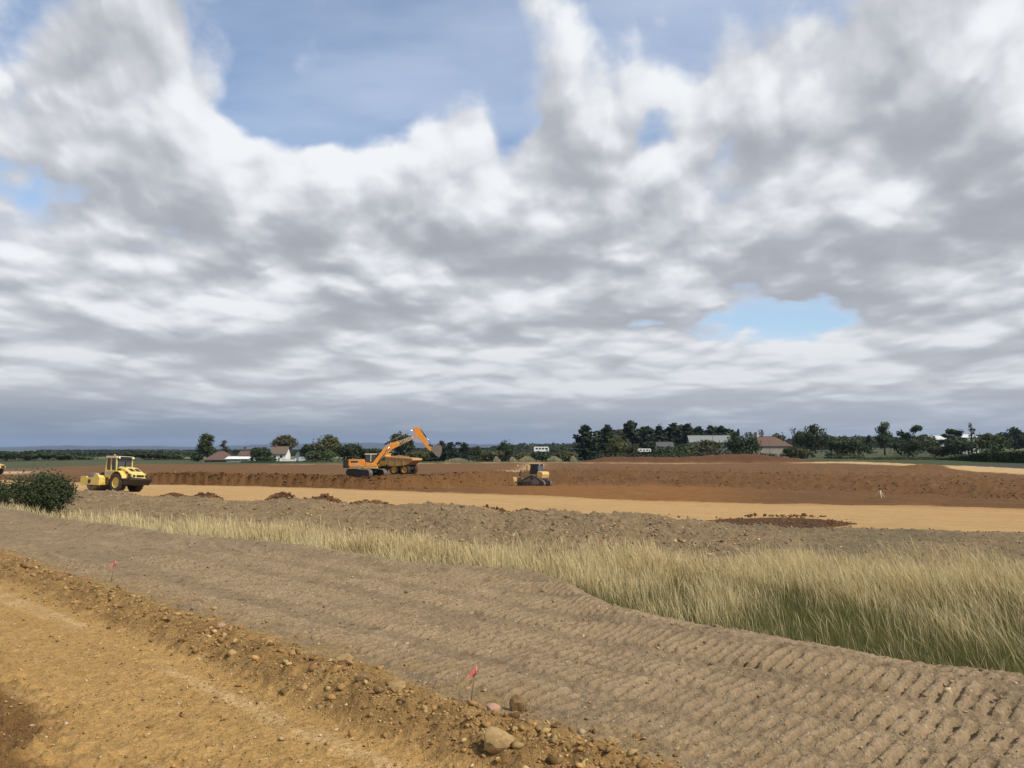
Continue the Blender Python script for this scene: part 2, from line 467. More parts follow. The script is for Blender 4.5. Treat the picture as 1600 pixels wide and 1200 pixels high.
    out += P('p_far') * (1 - bund2) * fbm(x * 0.02, y * 0.02, 3, 77) * 0.3 * sstep(D, 250, 400)
    return out

def ground_z(x, y, rough=True):
    x = np.atleast_1d(np.asarray(x, float)); y = np.atleast_1d(np.asarray(y, float))
    Z = zones(x, y)
    z = EYE - base_drop(Z['u'], Z['D'])
    if rough:
        z = z + relief(x, y, Z)
    return z

def gz(x, y, rough=True):
    return float(ground_z(x, y, rough)[0])

def lerp3(a, b, t):
    return a + (b - a) * t[:, None]

def C3(*c):
    return np.array(c, float)

def ground_colour(x, y, Z):
    """colour of each soil and its markings"""
    D, n, s, u = Z['D'], Z['n'], Z['s'], Z['u']
    px = 800 + u * FPX
    v1 = fbm(x * 2.2, y * 2.2, 4, 101); v2 = fbm(x * 0.5, y * 0.5, 4, 102); v3 = fbm(x * 7, y * 7, 3, 103, .6)
    tone = lambda c, a: np.clip(c[None, :] * (1 + a[:, None]), 0.004, 0.9)
    # near road
    streak = fbm(n * 3.0, s * 0.20, 4, 104)
    c = tone(C3(.415, .255, .092), 0.25 * v3 + 0.18 * v2)
    pale = sstep(streak + 0.35 * v1 + 0.3 * v2 + 0.17 * np.exp(-((n - 3.12) / 0.25) ** 2), 0.18, 0.62)
    c = lerp3(c, tone(C3(.54, .37, .18), 0.2 * v3), pale * 0.8)
    damp = sstep(n + 0.9 * Z['w1'] + 0.4 * v1, 2.25, 1.5)
    c = lerp3(c, tone(C3(.155, .082, .030), 0.35 * v3 + 0.3 * v1), damp * 0.9)
    damp2 = sstep(Z['w1'] + 0.4 * v1, 0.25, 0.55)
    c = lerp3(c, tone(C3(.24, .135, .048), 0.3 * v3), damp2 * 0.35)
    # windrow
    row = tone(C3(.290, .175, .066), 0.45 * v3 + 0.3 * v1)
    row = lerp3(row, tone(C3(.34, .225, .092), 0.3 * v3), sstep(v1 + 0.8 * (Z['nb'] - 4.05), -0.05, 0.35) * 0.8)
    row = lerp3(row, tone(C3(.145, .072, .028), 0.3 * v3), sstep(fbm(x * 1.7, y * 1.7, 3, 106), 0.15, 0.5) * 0.5)
    c = lerp3(c, row, Z['p_row'])
    # tracked soil
    soil = tone(C3(.270, .196, .115), 0.28 * v3 + 0.16 * v2)
    soil = lerp3(soil, tone(C3(.345, .252, .150), 0.2 * v3), sstep(fbm(x * 1.1, y * 1.1, 4, 107), 0.08, 0.5) * 0.75)
    soil = lerp3(soil, tone(C3(.135, .088, .050), 0.3 * v3), sstep(fbm(x * 3.7, y * 3.7, 3, 108), 0.2, 0.55) * 0.7)
    soil = lerp3(soil, tone(C3(.115, .105, .045), 0.3 * v3), sstep(fbm(x * 0.8 + 40, y * 0.8, 3, 109) + 0.5 * v3, 0.52, 0.8) * 0.55)   # first weeds
    soil = lerp3(soil, tone(C3(.385, .282, .175), 0.15 * v3), Z['bar_tone'] * 0.42)      # paler tone on the raised grouser bars, for contrast
    och = sstep(Z['nb'], 5.0, 4.3) * sstep(v1 + 0.4 * v3, -0.25, 0.3)
    soil = lerp3(soil, tone(C3(.30, .20, .088), 0.3 * v3), och * 0.8)
    c = lerp3(c, soil, Z['p_soil'])
    # under the grass
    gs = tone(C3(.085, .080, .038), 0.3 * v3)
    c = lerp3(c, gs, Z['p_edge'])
    # spoil
    spo = tone(C3(.235, .165, .088), 0.35 * v3 + 0.2 * v2)
    spo = lerp3(spo, tone(C3(.33, .25, .155), 0.25 * v3), sstep(v1 + .3 * v3, 0.15, 0.55) * 0.7)
    spo = lerp3(spo, tone(C3(.125, .085, .055), 0.3 * v3), sstep(fbm(x * 1.3, y * 1.3, 3, 111), 0.1, 0.5) * 0.6)
    grn = sstep(fbm(x * 0.3, y * 0.3, 3, 112) + np.interp(u, [-.5, .1, .35, .62], [-.3, -.1, .3, .35]) + .5 * v1, 0.1, 0.6)
    spo = lerp3(spo, tone(C3(.130, .115, .066), 0.3 * v3), grn * 0.6)
    c = lerp3(c, spo, Z['p_spoil'])
    # haul road
    lane = fbm((D - Z['dR1']) * 0.55, x * 0.02, 4, 113)
    lines = np.zeros_like(D)
    for q in (0.22, 0.30, 0.47, 0.55, 0.74, 0.80):
        dl = Z['dR0'] + (Z['dR1'] - Z['dR0']) * q + 0.8 * fbm(x * 0.05, x * 0 + q * 30, 2, 119)
        lines += np.exp(-((D - dl) / 0.28) ** 2) * sstep(fbm(x * 0.08, x * 0 + q * 50, 2, 120), -0.2, 0.3)
    rd = tone(C3(.455, .290, .125), 0.10 * v3 + 0.14 * v2 + 0.16 * lane)
    rd = lerp3(rd, tone(C3(.40, .23, .085), 0.1 * v3), sstep(lane + Z['w2'], 0.1, 0.6) * 0.6)
    rd = lerp3(rd, tone(C3(.33, .19, .07), 0.15 * v3), np.clip(lines, 0, 1) * 0.55)
    rd = lerp3(rd, tone(C3(.33, .175, .06), 0.1 * v3), sstep(D, Z['dR1'] - 10, Z['dR1'] + 1) * 0.6)
    c = lerp3(c, rd, Z['p_road'])
    hm = np.clip(Z['heap'] + 0.5 * v1 - 0.1, 0, 1)
    c = lerp3(c, tone(C3(.088, .045, .019), 0.4 * v3), sstep(hm, 0.12, 0.4))
    # dug ground
    dg = tone(C3(.138, .068, .023), 0.20 * v3 + 0.22 * Z['w2'] + 0.12 * v2)
    orange = sstep(D, Z['dF0'] + 5, Z['dF0'] - 4) * sstep(px, 640, 900) * sstep(px, 1250, 1050)
    dg = lerp3(dg, tone(C3(.235, .105, .026), 0.2 * v2), orange * 0.8)
    flat = sstep(D, Z['dF1'] + 2, Z['dF1'] + 12)
    dg = lerp3(dg, tone(C3(.160, .085, .034), 0.15 * Z['w2']), flat * 0.8)
    dg = lerp3(dg, tone(C3(.215, .122, .058), 0.2 * v2), sstep(fbm(x * 0.10, y * 0.22, 4, 115), 0.28, 0.5) * 0.55)
    dg = lerp3(dg, tone(C3(.085, .042, .018), 0.2 * v2), sstep(fbm(x * 0.4, y * 0.4, 4, 116), 0.22, 0.5) * 0.5)
    # pale ramp down behind the bulldozer
    rx = np.interp(D, [136, 165, 215], [3.5 - 8.0, 3.5, 6.0])
    ramp = np.exp(-((x - rx) / 2.2) ** 2) * sstep(D, 146, 152) * sstep(D, 226, 214)
    dg = lerp3(dg, tone(C3(.42, .27, .12), 0.2 * v2), np.clip(ramp * 1.1 + .3 * Z['w2'] * ramp, 0, 0.85))
    c = lerp3(c, dg, Z['p_dig'])
    # pale stripped strip along the far edge of the dig, and the wide pale track at the right
    strip = np.exp(-((D - Z['dF2'] + 3) / 3.0) ** 2) * np.interp(px, [380, 470, 700, 1080, 1140, 1260], [0, .9, .8, .9, .2, 0]) * (0.8 + 0.5 * Z['w2'])
    tr_lo = np.interp(px, [1230, 1330, 1410, 1480, 1600, 1750], [200, 186, 168, 148, 126, 116])
    tr = sstep(D + 5 * Z['w2'], tr_lo - 2, tr_lo + 2) * sstep(D, Z['dF2'] + 1, Z['dF2'] - 1) * sstep(px, 1200, 1290)
    c = lerp3(c, tone(C3(.50, .34, .165), 0.12 * v2), np.clip(np.maximum(strip, tr), 0, 0.95))
    leftp = np.exp(-((px - 20) / 40.0) ** 2) * np.exp(-((D - 170) / 12) ** 2)
    c = lerp3(c, tone(C3(.50, .38, .25), 0.12 * v2), np.clip(leftp * 1.2, 0, .9))
    # fields beyond
    pl = fbm(x * 0.004 + 3, y * 0.012, 3, 117) + 0.18 * np.sin(D * 0.035 + 0.004 * x)
    fld = tone(C3(.068, .080, .036), 0.25 * Z['w3'] + 0.1 * v2)
    fld = lerp3(fld, tone(C3(.22, .215, .11), 0.1 * v2), sstep(pl, 0.15, 0.3) * sstep(D, 300, 420) * 0.8)
    fld = lerp3(fld, tone(C3(.040, .058, .024), 0.2 * v2), sstep(pl, -0.1, -0.28) * 0.7)
    bnd = sstep(D, Z['dB1'] + 12, Z['dB1'] + 6) * np.interp(px, [890, 930, 1240, 1310], [0, 1, 1, 0])
    fld = lerp3(fld, tone(C3(.115, .052, .023), 0.3 * v2), bnd)
    asph = sstep(px, 1490, 1540) * sstep(D, Z['dF2'] + 26, Z['dF2'] + 20)
    fld = lerp3(fld, tone(C3(.052, .054, .058), 0.05 * v2), asph * 0.9)
    c = lerp3(c, fld, Z['p_far'])
    return np.clip(c * 0.87, 0.004, 0.9)

# ------------------------------------------------------------------ ground material
def ground_material():
    m = bpy.data.materials.new('earth')
    m.use_nodes = True
    t = NT(m.node_tree)
    b = t.n['Principled BSDF']
    at = t.new('ShaderNodeVertexColor', layer_name='Col')
    pos = t.new('ShaderNodeTexCoord').outputs['Object']
    f1 = t.noise(pos, 26.0, 4.0, 0.65)
    f2 = t.noise(pos, 90.0, 3.0, 0.6)
    f3 = t.noise(pos, 4.0, 5.0, 0.6)
    k = t.m('ADD', t.m('MULTIPLY', t.m('SUBTRACT', f1, 0.5), 1.1), t.m('MULTIPLY', t.m('SUBTRACT', f2, 0.5), 0.8))
    k = t.m('ADD', k, t.m('MULTIPLY', t.m('SUBTRACT', f3, 0.5), 0.45))
    k = t.m('ADD', 1.0, k)
    col = t.v('SCALE', at.outputs[0], scale=k)
    # pale flints
    vo = t.new('ShaderNodeTexVoronoi', feature='F1')
    vo.inputs['Scale'].default_value = 24.0
    t.l.new(pos, vo.inputs['Vector'])
    sepc = t.new('ShaderNodeSeparateColor')
    t.l.new(vo.outputs['Color'], sepc.inputs[0])
    fl = t.m('MULTIPLY', t.smooth(vo.outputs['Distance'], 0.30, 0.18), t.m('GREATER_THAN', sepc.outputs[0], 0.93))
    col = t.mix(t.m('MULTIPLY', fl, 0.55), col, (0.55, 0.46, 0.34))
    t.l.new(col, b.inputs['Base Color'])
    b.inputs['Roughness'].default_value = 0.95
    b.inputs['Specular IOR Level'].default_value = 0.15
    bp = t.new('ShaderNodeBump')
    bp.inputs['Strength'].default_value = 0.9
    bp.inputs['Distance'].default_value = 0.03
    t.l.new(t.m('ADD', t.m('ADD', f1, t.m('MULTIPLY', f2, 0.5)), t.m('MULTIPLY', f3, 1.5)), bp.inputs['Height'])
    t.l.new(bp.outputs[0], b.inputs['Normal'])
    return m
M_EARTH = ground_material()

def np_mesh(name, verts, faces_flat, loop_start, mat, cols=None, smooth=True, parent=None):
    me = bpy.data.meshes.new(name)
    nv = len(verts)
    me.vertices.add(nv)
    me.vertices.foreach_set('co', np.ascontiguousarray(verts, dtype=np.float32).ravel())
    me.loops.add(len(faces_flat))
    me.loops.foreach_set('vertex_index', np.ascontiguousarray(faces_flat, dtype=np.int32))
    me.polygons.add(len(loop_start))
    me.polygons.foreach_set('loop_start', np.ascontiguousarray(loop_start, dtype=np.int32))
    if smooth:
        me.polygons.foreach_set('use_smooth', np.ones(len(loop_start), dtype=bool))
    if cols is not None:
        a = me.color_attributes.new('Col', 'FLOAT_COLOR', 'POINT')
        cc = np.ones((nv, 4), dtype=np.float32); cc[:, :3] = cols
        a.data.foreach_set('color', cc.ravel())
    me.update(calc_edges=True)
    me.validate()
    if mat:
        me.materials.append(mat)
    o = bpy.data.objects.new(name, me)
    COL.objects.link(o)
    if parent is not None:
        o.parent = parent
    return o

def build_ground():
    th_f = np.radians(np.arange(-34.0, 34.001, 0.106))
    th_c1 = np.radians(np.concatenate([np.arange(-180, -60, 6.0), np.arange(-60, -34, 1.2)]))
    th = np.concatenate([th_c1, th_f, -th_c1[::-1]])
    r = [0.0001, 1.0, 2.0, 3.0, 3.8]
    q = 4.4
    while q < 16: r.append(q); q *= 1.003
    while q < 82: r.append(q); q *= 1.0070
    while q < 330: r.append(q); q *= 1.0085
    while q < 9000: r.append(q); q *= 1.07
    r = np.array(r)
    TT, RR = np.meshgrid(th, r)
    nr, nt = TT.shape
    x = (RR * np.sin(TT)).ravel(); y = (RR * np.cos(TT)).ravel()
    Z = zones(x, y)
    z = EYE - base_drop(Z['u'], Z['D']) + relief(x, y, Z)
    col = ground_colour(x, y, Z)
    V = np.stack([x, y, z], 1)
    # which piece of ground a cell belongs to
    zone = np.zeros(len(x), int)
    for i, kx in enumerate(('p_row', 'p_soil', 'p_edge', 'p_spoil', 'p_road', 'p_dig', 'p_top', 'p_far')):
        zone[Z[kx] > 0.5] = i + 1
    names = ['dirt_road', 'soil_ridge', 'topsoil_ground', 'grass_ground', 'spoil_bank_ground', 'haul_road', 'excavation_ground', 'stripped_ground', 'field_ground']
    I, J = np.meshgrid(np.arange(nr - 1), np.arange(nt - 1), indexing='ij')
    a = (I * nt + J).ravel(); b = a + 1; c = a + nt + 1; d = a + nt
    quads = np.stack([a, d, c, b], 1)
    fz = zone[a]
    for zi, nm in enumerate(names):
        qd = quads[fz == zi]
        if not len(qd): continue
        used, inv = np.unique(qd.ravel(), return_inverse=True)
        o = np_mesh(nm, V[used], inv, np.arange(len(qd)) * 4, M_EARTH, col[used])
        o['kind'] = 'structure'
build_ground()

# ------------------------------------------------------------------ materials
def mat(name, col, rough=0.6, metal=0.0, var=0.12, scale=3.0, dirt=None, dirt_amt=0.0, spec=0.4, bump=0.0):
    m = bpy.data.materials.new(name)
    m.use_nodes = True
    t = NT(m.node_tree)
    b = t.n['Principled BSDF']
    pos = t.new('ShaderNodeTexCoord').outputs['Object']
    nz = t.noise(pos, scale, 5.0, 0.6)
    k = t.m('ADD', 1.0, t.m('MULTIPLY', t.m('SUBTRACT', nz, 0.5), var * 2))
    c = t.v('SCALE', (*col,), scale=k)
    if dirt is not None:
        nd = t.noise(pos, scale * 1.7, 6.0, 0.65)
        c = t.mix(t.m('MULTIPLY', t.smooth(nd, 0.42, 0.66), dirt_amt), c, dirt)
    t.l.new(c, b.inputs['Base Color'])
    b.inputs['Roughness'].default_value = rough
    b.inputs['Metallic'].default_value = metal
    b.inputs['Specular IOR Level'].default_value = spec
    if bump:
        bp = t.new('ShaderNodeBump')
        bp.inputs['Strength'].default_value = bump
        bp.inputs['Distance'].default_value = 0.02
        t.l.new(nz, bp.inputs['Height'])
        t.l.new(bp.outputs[0], b.inputs['Normal'])
    return m

def leaf_material(name, rough=0.7, trans=0.25):
    """leaf colour comes from each leaf's own tint"""
    m = bpy.data.materials.new(name)
    m.use_nodes = True
    t = NT(m.node_tree)
    b = t.n['Principled BSDF']
    at = t.new('ShaderNodeVertexColor', layer_name='Col')
    t.l.new(at.outputs[0], b.inputs['Base Color'])
    b.inputs['Roughness'].default_value = rough
    b.inputs['Specular IOR Level'].default_value = 0.2
    if trans:
        tr = t.new('ShaderNodeBsdfTranslucent')
        t.l.new(at.outputs[0], tr.inputs[0])
        mx = t.new('ShaderNodeMixShader')
        mx.inputs[0].default_value = trans
        t.l.new(b.outputs[0], mx.inputs[1])
        t.l.new(tr.outputs[0], mx.inputs[2])
        t.l.new(mx.outputs[0], t.n['Material Output'].inputs[0])
    return m
M_LEAF = leaf_material('leaves')
M_GRASS = leaf_material('grass_blades', 0.6, 0.35)
M_BARK = mat('bark', (.085, .065, .045), 0.9, scale=4, var=.3)
M_CLOD = leaf_material('clods_of_earth', 0.95, 0.0)

# ------------------------------------------------------------------ tall grass
def build_grass():
    g = np.random.default_rng(21)
    N = 240000
    u = np.where(g.uniform(0, 1, N) < 0.86, g.uniform(-0.64, 0.70, N), np.where(g.uniform(0, 1, N) < 0.75, g.uniform(0.70, 1.15, N), g.uniform(-1.0, -0.64, N)))
    dE = np.interp(u, UG, L_edge[0]); dG1 = np.interp(u, UG, L_g1[0])
    t = g.uniform(0, 1, N) ** 0.9
    D = dE + 0.45 + t * (dG1 + 0.9 - dE - 0.45)
    x = u * D; y = D
    cl = fbm(x * 0.55, y * 0.55, 3, 201); cl2 = fbm(x * 1.7, y * 1.7, 3, 202)
    left = np.interp(u, [-.64, -.46, -.34], [0.20, 0.38, 1.0])
    edge_far = sstep(D, dG1 + 0.9, dG1 - 1.5)
    keep = g.uniform(0, 1, N) < np.clip((0.75 + 0.7 * cl2) * left * (0.15 + 0.85 * edge_far), 0, 1)
    x, y, D, u, cl, cl2, t, left = (a[keep] for a in (x, y, D, u, cl, cl2, t, left))
    N = len(x)
    z = ground_z(x, y) - 0.02
    # dry flowering stalks grow thicker away from the foot of the bank, green leaves nearer it
    straw_p = np.clip(-0.27 + 1.2 * t + 0.95 * cl - 0.15 * sstep(u, .1, .5), 0.04, 0.93)
    straw = g.uniform(0, 1, N) < straw_p
    H = np.where(straw, g.uniform(0.45, 0.88, N), g.uniform(0.22, 0.56, N)) * (0.95 + 0.55 * cl + 0.25 * cl2) * (0.72 + 0.28 * sstep(left, 0.1, 0.9)) * np.interp(t, [0, .12, .5, 1], [0.5, 0.8, 0.95, 1.1])
    w = np.where(straw, 0.0012, 0.0032) * g.uniform(0.7, 1.3, N) * np.clip(D / 11, 0.7, 2.2)
    az = g.uniform(0, 2 * math.pi, N)
    wx, wy = np.cos(az), np.sin(az)
    # the wind comes from the right
    la = math.pi + g.normal(0.15, 0.6, N)
    lean = (0.10 + 0.42 * np.clip(u, 0, 1)) * (1 + 0.6 * cl) + g.normal(0, 0.17, N)
    wild = g.uniform(0, 1, N) < 0.14
    lean = np.where(wild, lean + g.normal(0, 0.45, N), lean)
    la = la + 1.1 * fbm(x * 0.7, y * 0.7, 2, 207)
    lx, ly = np.cos(la) * lean, np.sin(la) * lean * 0.6
    fr = np.array([0.0, 0.5, 0.85, 1.0])
    wk = np.where(straw[:, None], np.array([[1.0, 0.9, 2.4, 0.3]]), np.array([[1.0, 1.0, 0.6, 0.05]]))
    P = np.zeros((N, 4, 2, 3))
    for i, f in enumerate(fr):
        cx = x + lx * H * f ** 1.8; cy = y + ly * H * f ** 1.8; cz = z + H * f * (1 - 0.12 * lean * f)
        ww = w * wk[:, i]
        P[:, i, 0] = np.stack([cx - wx * ww, cy - wy * ww, cz], 1)
        P[:, i, 1] = np.stack([cx + wx * ww, cy + wy * ww, cz], 1)
    base = np.arange(N)[:, None] * 8
    q = np.concatenate([base + np.array([[2 * i, 2 * i + 1, 2 * i + 3, 2 * i + 2]]) for i in range(3)], 1).reshape(-1)
    tint = g.uniform(0, 1, N)
    rust = (g.uniform(0, 1, N) < np.clip(0.05 + 0.5 * fbm(x * 0.5 + 9, y * 0.5, 2, 203), 0, .5))
    straw_c = np.stack([.58 + .16 * tint, .47 + .14 * tint, .25 + .10 * tint], 1)
    straw_c[rust] = np.stack([.27 + .06 * tint, .17 + .05 * tint, .08 + .03 * tint], 1)[rust]
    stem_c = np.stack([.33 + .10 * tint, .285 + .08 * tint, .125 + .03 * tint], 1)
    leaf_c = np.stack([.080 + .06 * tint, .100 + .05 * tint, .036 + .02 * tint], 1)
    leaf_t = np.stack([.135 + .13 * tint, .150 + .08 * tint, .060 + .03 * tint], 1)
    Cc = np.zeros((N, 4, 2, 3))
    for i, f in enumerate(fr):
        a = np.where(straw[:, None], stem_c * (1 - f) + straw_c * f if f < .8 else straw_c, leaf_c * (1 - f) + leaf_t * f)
        Cc[:, i, 0] = a; Cc[:, i, 1] = a
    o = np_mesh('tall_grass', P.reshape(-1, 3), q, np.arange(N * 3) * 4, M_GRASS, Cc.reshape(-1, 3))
    o['kind'] = 'stuff'
    o['label'] = 'tall dry straw grass with green blades at its foot, below the tracked soil'
build_grass()

# ------------------------------------------------------------------ clods and stones
ICO_V = None
def ico():
    global ICO_V, ICO_F
    if ICO_V is None:
        p = (1 + 5 ** .5) / 2
        v = np.array([(-1, p, 0), (1, p, 0), (-1, -p, 0), (1, -p, 0), (0, -1, p), (0, 1, p), (0, -1, -p), (0, 1, -p), (p, 0, -1), (p, 0, 1), (-p, 0, -1), (-p, 0, 1)], float)
        ICO_V = v / np.linalg.norm(v[0])
        ICO_F = np.array([(0, 11, 5), (0, 5, 1), (0, 1, 7), (0, 7, 10), (0, 10, 11), (1, 5, 9), (5, 11, 4), (11, 10, 2), (10, 7, 6), (7, 1, 8),
                          (3, 9, 4), (3, 4, 2), (3, 2, 6), (3, 6, 8), (3, 8, 9), (4, 9, 5), (2, 4, 11), (6, 2, 10), (8, 6, 7), (9, 8, 1)])
    return ICO_V, ICO_F

def clods(name, x, y, size, cols, label, seed, sink=0.25, fine=True):
    g = np.random.default_rng(seed)
    V0, F0 = ico()
    if not fine:
        V0 = np.array([(1, 0, 0), (-1, 0, 0), (0, 1, 0), (0, -1, 0), (0, 0, 1), (0, 0, -1)], float)
        F0 = np.array([(0, 2, 4), (2, 1, 4), (1, 3, 4), (3, 0, 4), (2, 0, 5), (1, 2, 5), (3, 1, 5), (0, 3, 5)])
    nv, nf = len(V0), len(F0)
    N = len(x)
    z = ground_z(x, y)
    A = g.normal(0, 1, (N, 3, 3)); Q, _ = np.linalg.qr(A)
    scl = size[:, None] * g.uniform(0.40, 1.25, (N, 3))
    V = V0[None] * (1 + g.normal(0, 0.38, (N, nv, 1)).clip(-.6, .8))
    V = np.einsum('nij,nkj->nki', Q, V * scl[:, None, :])
    V[:, :, 2] *= 0.75
    V += np.stack([x, y, z + size * (0.5 - sink)], 1)[:, None, :]
    F = (F0[None] + (np.arange(N) * nv)[:, None, None]).reshape(-1)
    C = np.repeat(cols, nv, axis=0)
    o = np_mesh(name, V.reshape(-1, 3), F, np.arange(N * nf) * 3, M_CLOD, C, smooth=False)
    o['kind'] = 'stuff'
    o['label'] = label
    return o

def sn_xy(s, n):
    return (s + n) * R2, (n - s) * R2      # along / across the windrow -> plan

def tint_cols(g, N, base, alt, amt, spread=0.35):
    b = np.array(base)[None] * (1 + g.normal(0, spread, N)[:, None])
    pick = g.uniform(0, 1, N) < amt
    b[pick] = (np.array(alt)[None] * (1 + g.normal(0, spread * .6, N)[:, None]))[pick]
    return np.clip(b, .01, .8)

def build_clods():
    g = np.random.default_rng(5)
    # loose crumbs and clods along the windrow
    N = 8500
    s = g.uniform(-22, -2.0, N); s = -2.0 - 20 * g.uniform(0, 1, N) ** 1.6
    n = 3.86 + g.normal(0, 0.24, N) + 0.13 * fbm(s * 0.25, s * 0 + 3, 2, 15) * -1
    x, y = sn_xy(s, n)
    size = np.minimum(0.0055 / g.uniform(0.012, 1, N) ** 0.52, 0.038)
    clods('soil_clods', x, y, size, tint_cols(g, N, (.25, .148, .056), (.34, .235, .10), .30, .35), 'loose ochre crumbs and clods along the low soil ridge', 31)
    # gravel of the dirt road
    N = 22000
    s = -1.2 - 16 * g.uniform(0, 1, N) ** 1.7
    n = g.uniform(0.2, 3.6, N)
    keep = fbm(n * 1.2, s * 0.4, 3, 32) + g.uniform(-.5, .5, N) > -0.15
    s, n = s[keep], n[keep]; N = len(s)
    x, y = sn_xy(s, n)
    size = np.minimum(0.0046 / g.uniform(0.04, 1, N) ** 0.5, 0.020)
    clods('gravel', x, y, size, tint_cols(g, N, (.31, .185, .068), (.46, .34, .20), .22, .3), 'ochre gravel and small pale flints on the dirt road', 33, 0.15, False)
    # crumbs on the tracked soil
    N = 11000
    s = -0.5 - 24 * g.uniform(0, 1, N) ** 1.5
    n = g.uniform(4.1, 9.0, N)
    x, y = sn_xy(s, n)
    u, D = polar(x, y)
    keep = (D < np.interp(u, UG, L_edge[0]) + .3)
    x, y, s, n = x[keep], y[keep], s[keep], n[keep]; N = len(x)
    size = np.minimum(0.0045 / g.uniform(0.01, 1, N) ** 0.45, 0.03)
    clods('soil_crumbs', x, y, size, tint_cols(g, N, (.235, .168, .092), (.36, .27, .16), .3, .25), 'small grey brown crumbs scattered on the tracked soil', 34, 0.2, False)
    # spoil bank
    N = 15000
    u = g.uniform(-0.60, 0.85, N)
    a = np.interp(u, UG, L_g1[0]); b = np.interp(u, UG, L_s1[0])
    D = a + 0.2 + (b + 0.8 - a) * g.uniform(0, 1, N) ** 0.85
    x, y = u * D, D
    size = np.minimum(0.026 / g.uniform(0.02, 1, N) ** 0.42, 0.12) * np.interp(u, [.2, .4], [1, .55])
    clods('spoil_clods', x, y, size, tint_cols(g, N, (.230, .165, .092), (.33, .25, .16), .25, .3), 'lumpy grey brown spoil heaped in a long bank behind the tall grass', 35, 0.25, False)
    # dark dug clods on the haul road and around the dig
    xs, ys, ss = [], [], []
    for (px0, px1, off, wid, cnt, sz) in ((255, 352, 3.4, 1.3, 420, .10), (415, 625, 3.4, 1.3, 900, .10), (735, 852, 3.4, 1.3, 400, .10), (1115, 1325, 6.5, 2.4, 450, .05), (1160, 1285, 15.0, .7, 60, .12), (1440, 1600, 1.9, .25, 60, .09), (980, 1330, 6.5, 3.5, 60, .07)):
        px = g.uniform(px0, px1, cnt)
        uu = (px - 800) / FPX
        DD = np.interp(uu, UG, L_s1[0]) + off + g.normal(0, wid, cnt)
        xs.append(uu * DD); ys.append(DD); ss.append(sz * g.uniform(0.35, 1.2, cnt))
    x, y, size = np.concatenate(xs), np.concatenate(ys), np.concatenate(ss)
    clods('dark_soil_clods', x, y, size, tint_cols(g, len(x), (.120, .060, .026), (.17, .09, .04), .3, .25), 'dark brown dug clods lying on the near side of the ochre haul road', 36, 0.2)
    # rough dug slopes beyond the road
    N = 6000
    px = g.uniform(220, 1640, N)
    uu = (px - 800) / FPX
    f0, f1, f2 = (np.interp(uu, UG, L[0]) for L in (L_f0, L_f1, L_f2))
    tt = g.uniform(0, 1, N)
    DD = np.where(px < 760, f0 - 0.6 + (f1 - f0 + 2.5) * tt, f0 - 2 + (f1 - f0 + 18) * tt ** 1.2)
    keep = (px < 800) | (fbm(uu * DD * .15, DD * .1, 3, 38) > -0.02)
    uu, DD = uu[keep], DD[keep]; N = len(uu)
    size = np.minimum(0.07 / g.uniform(0.05, 1, N) ** 0.5, 0.26)
    clods('excavated_clods', uu * DD, DD, size, tint_cols(g, N, (.128, .064, .025), (.20, .11, .05), .3, .25), 'clods of freshly dug dark brown earth on the slopes of the excavation', 37, 0.3, False)
build_clods()

def stone(name, px, row, wid_px, label, cat, col, seed, tall=0.6, h=1.9, group=None):
    """one stone or big clod: a lumpy faceted block sunk a little in the soil"""
    x1, k = ray(px, row)
    d = (h - 0.03) / k
    w = wid_px / FPX * d
    g = np.random.default_rng(seed)
    import bmesh
    bm = bmesh.new()
    bmesh.ops.create_icosphere(bm, subdivisions=3, radius=0.5)
    ax = g.normal(0, 1, (7, 3)); ax /= np.linalg.norm(ax, axis=1)[:, None]
    off = g.uniform(0.22, 0.40, 7)
    for v in bm.verts:
        c = np.array(v.co)
        for a_, o_ in zip(ax, off):
            dd = c @ a_ - o_
            if dd > 0: c = c - a_ * dd * 0.97
        v.co = c
    co = np.array([v.co for v in bm.verts])
    nzv = fbm(co[:, 0] * 5 + seed, co[:, 1] * 5 + co[:, 2] * 4, 3, seed) * 0.07
    for v, q in zip(bm.verts, nzv):
        v.co *= 1 + q * 2
        v.co.x *= w * 1.12; v.co.y *= w * 0.9; v.co.z *= w * tall * 1.15
    me = bpy.data.meshes.new(name)
    bm.to_mesh(me); bm.free()
    o = bpy.data.objects.new(name, me)
    COL.objects.link(o)
    me.materials.append(col)
    x, y = x1 * d, d
    o.location = (x, y, gz(x, y) + w * tall * 0.30)
    o.rotation_euler = (g.normal(0, .15), g.normal(0, .15), g.uniform(-.6, .6))
    o['label'] = label; o['category'] = cat
    if group: o['group'] = group
    return o
M_STONE = mat('ochre_stone', (.34, .235, .10), .9, scale=9, var=.35, dirt=(.16, .085, .035), dirt_amt=.6, bump=.6)
M_STONE2 = mat('brown_clod', (.165, .098, .042), .95, scale=8, var=.4, dirt=(.30, .2, .09), dirt_amt=.35, bump=.8)
M_STONE3 = mat('pink_stone', (.36, .22, .14), .9, scale=9, var=.3, bump=.6)
GS = 'stones and big clods along the soil ridge'
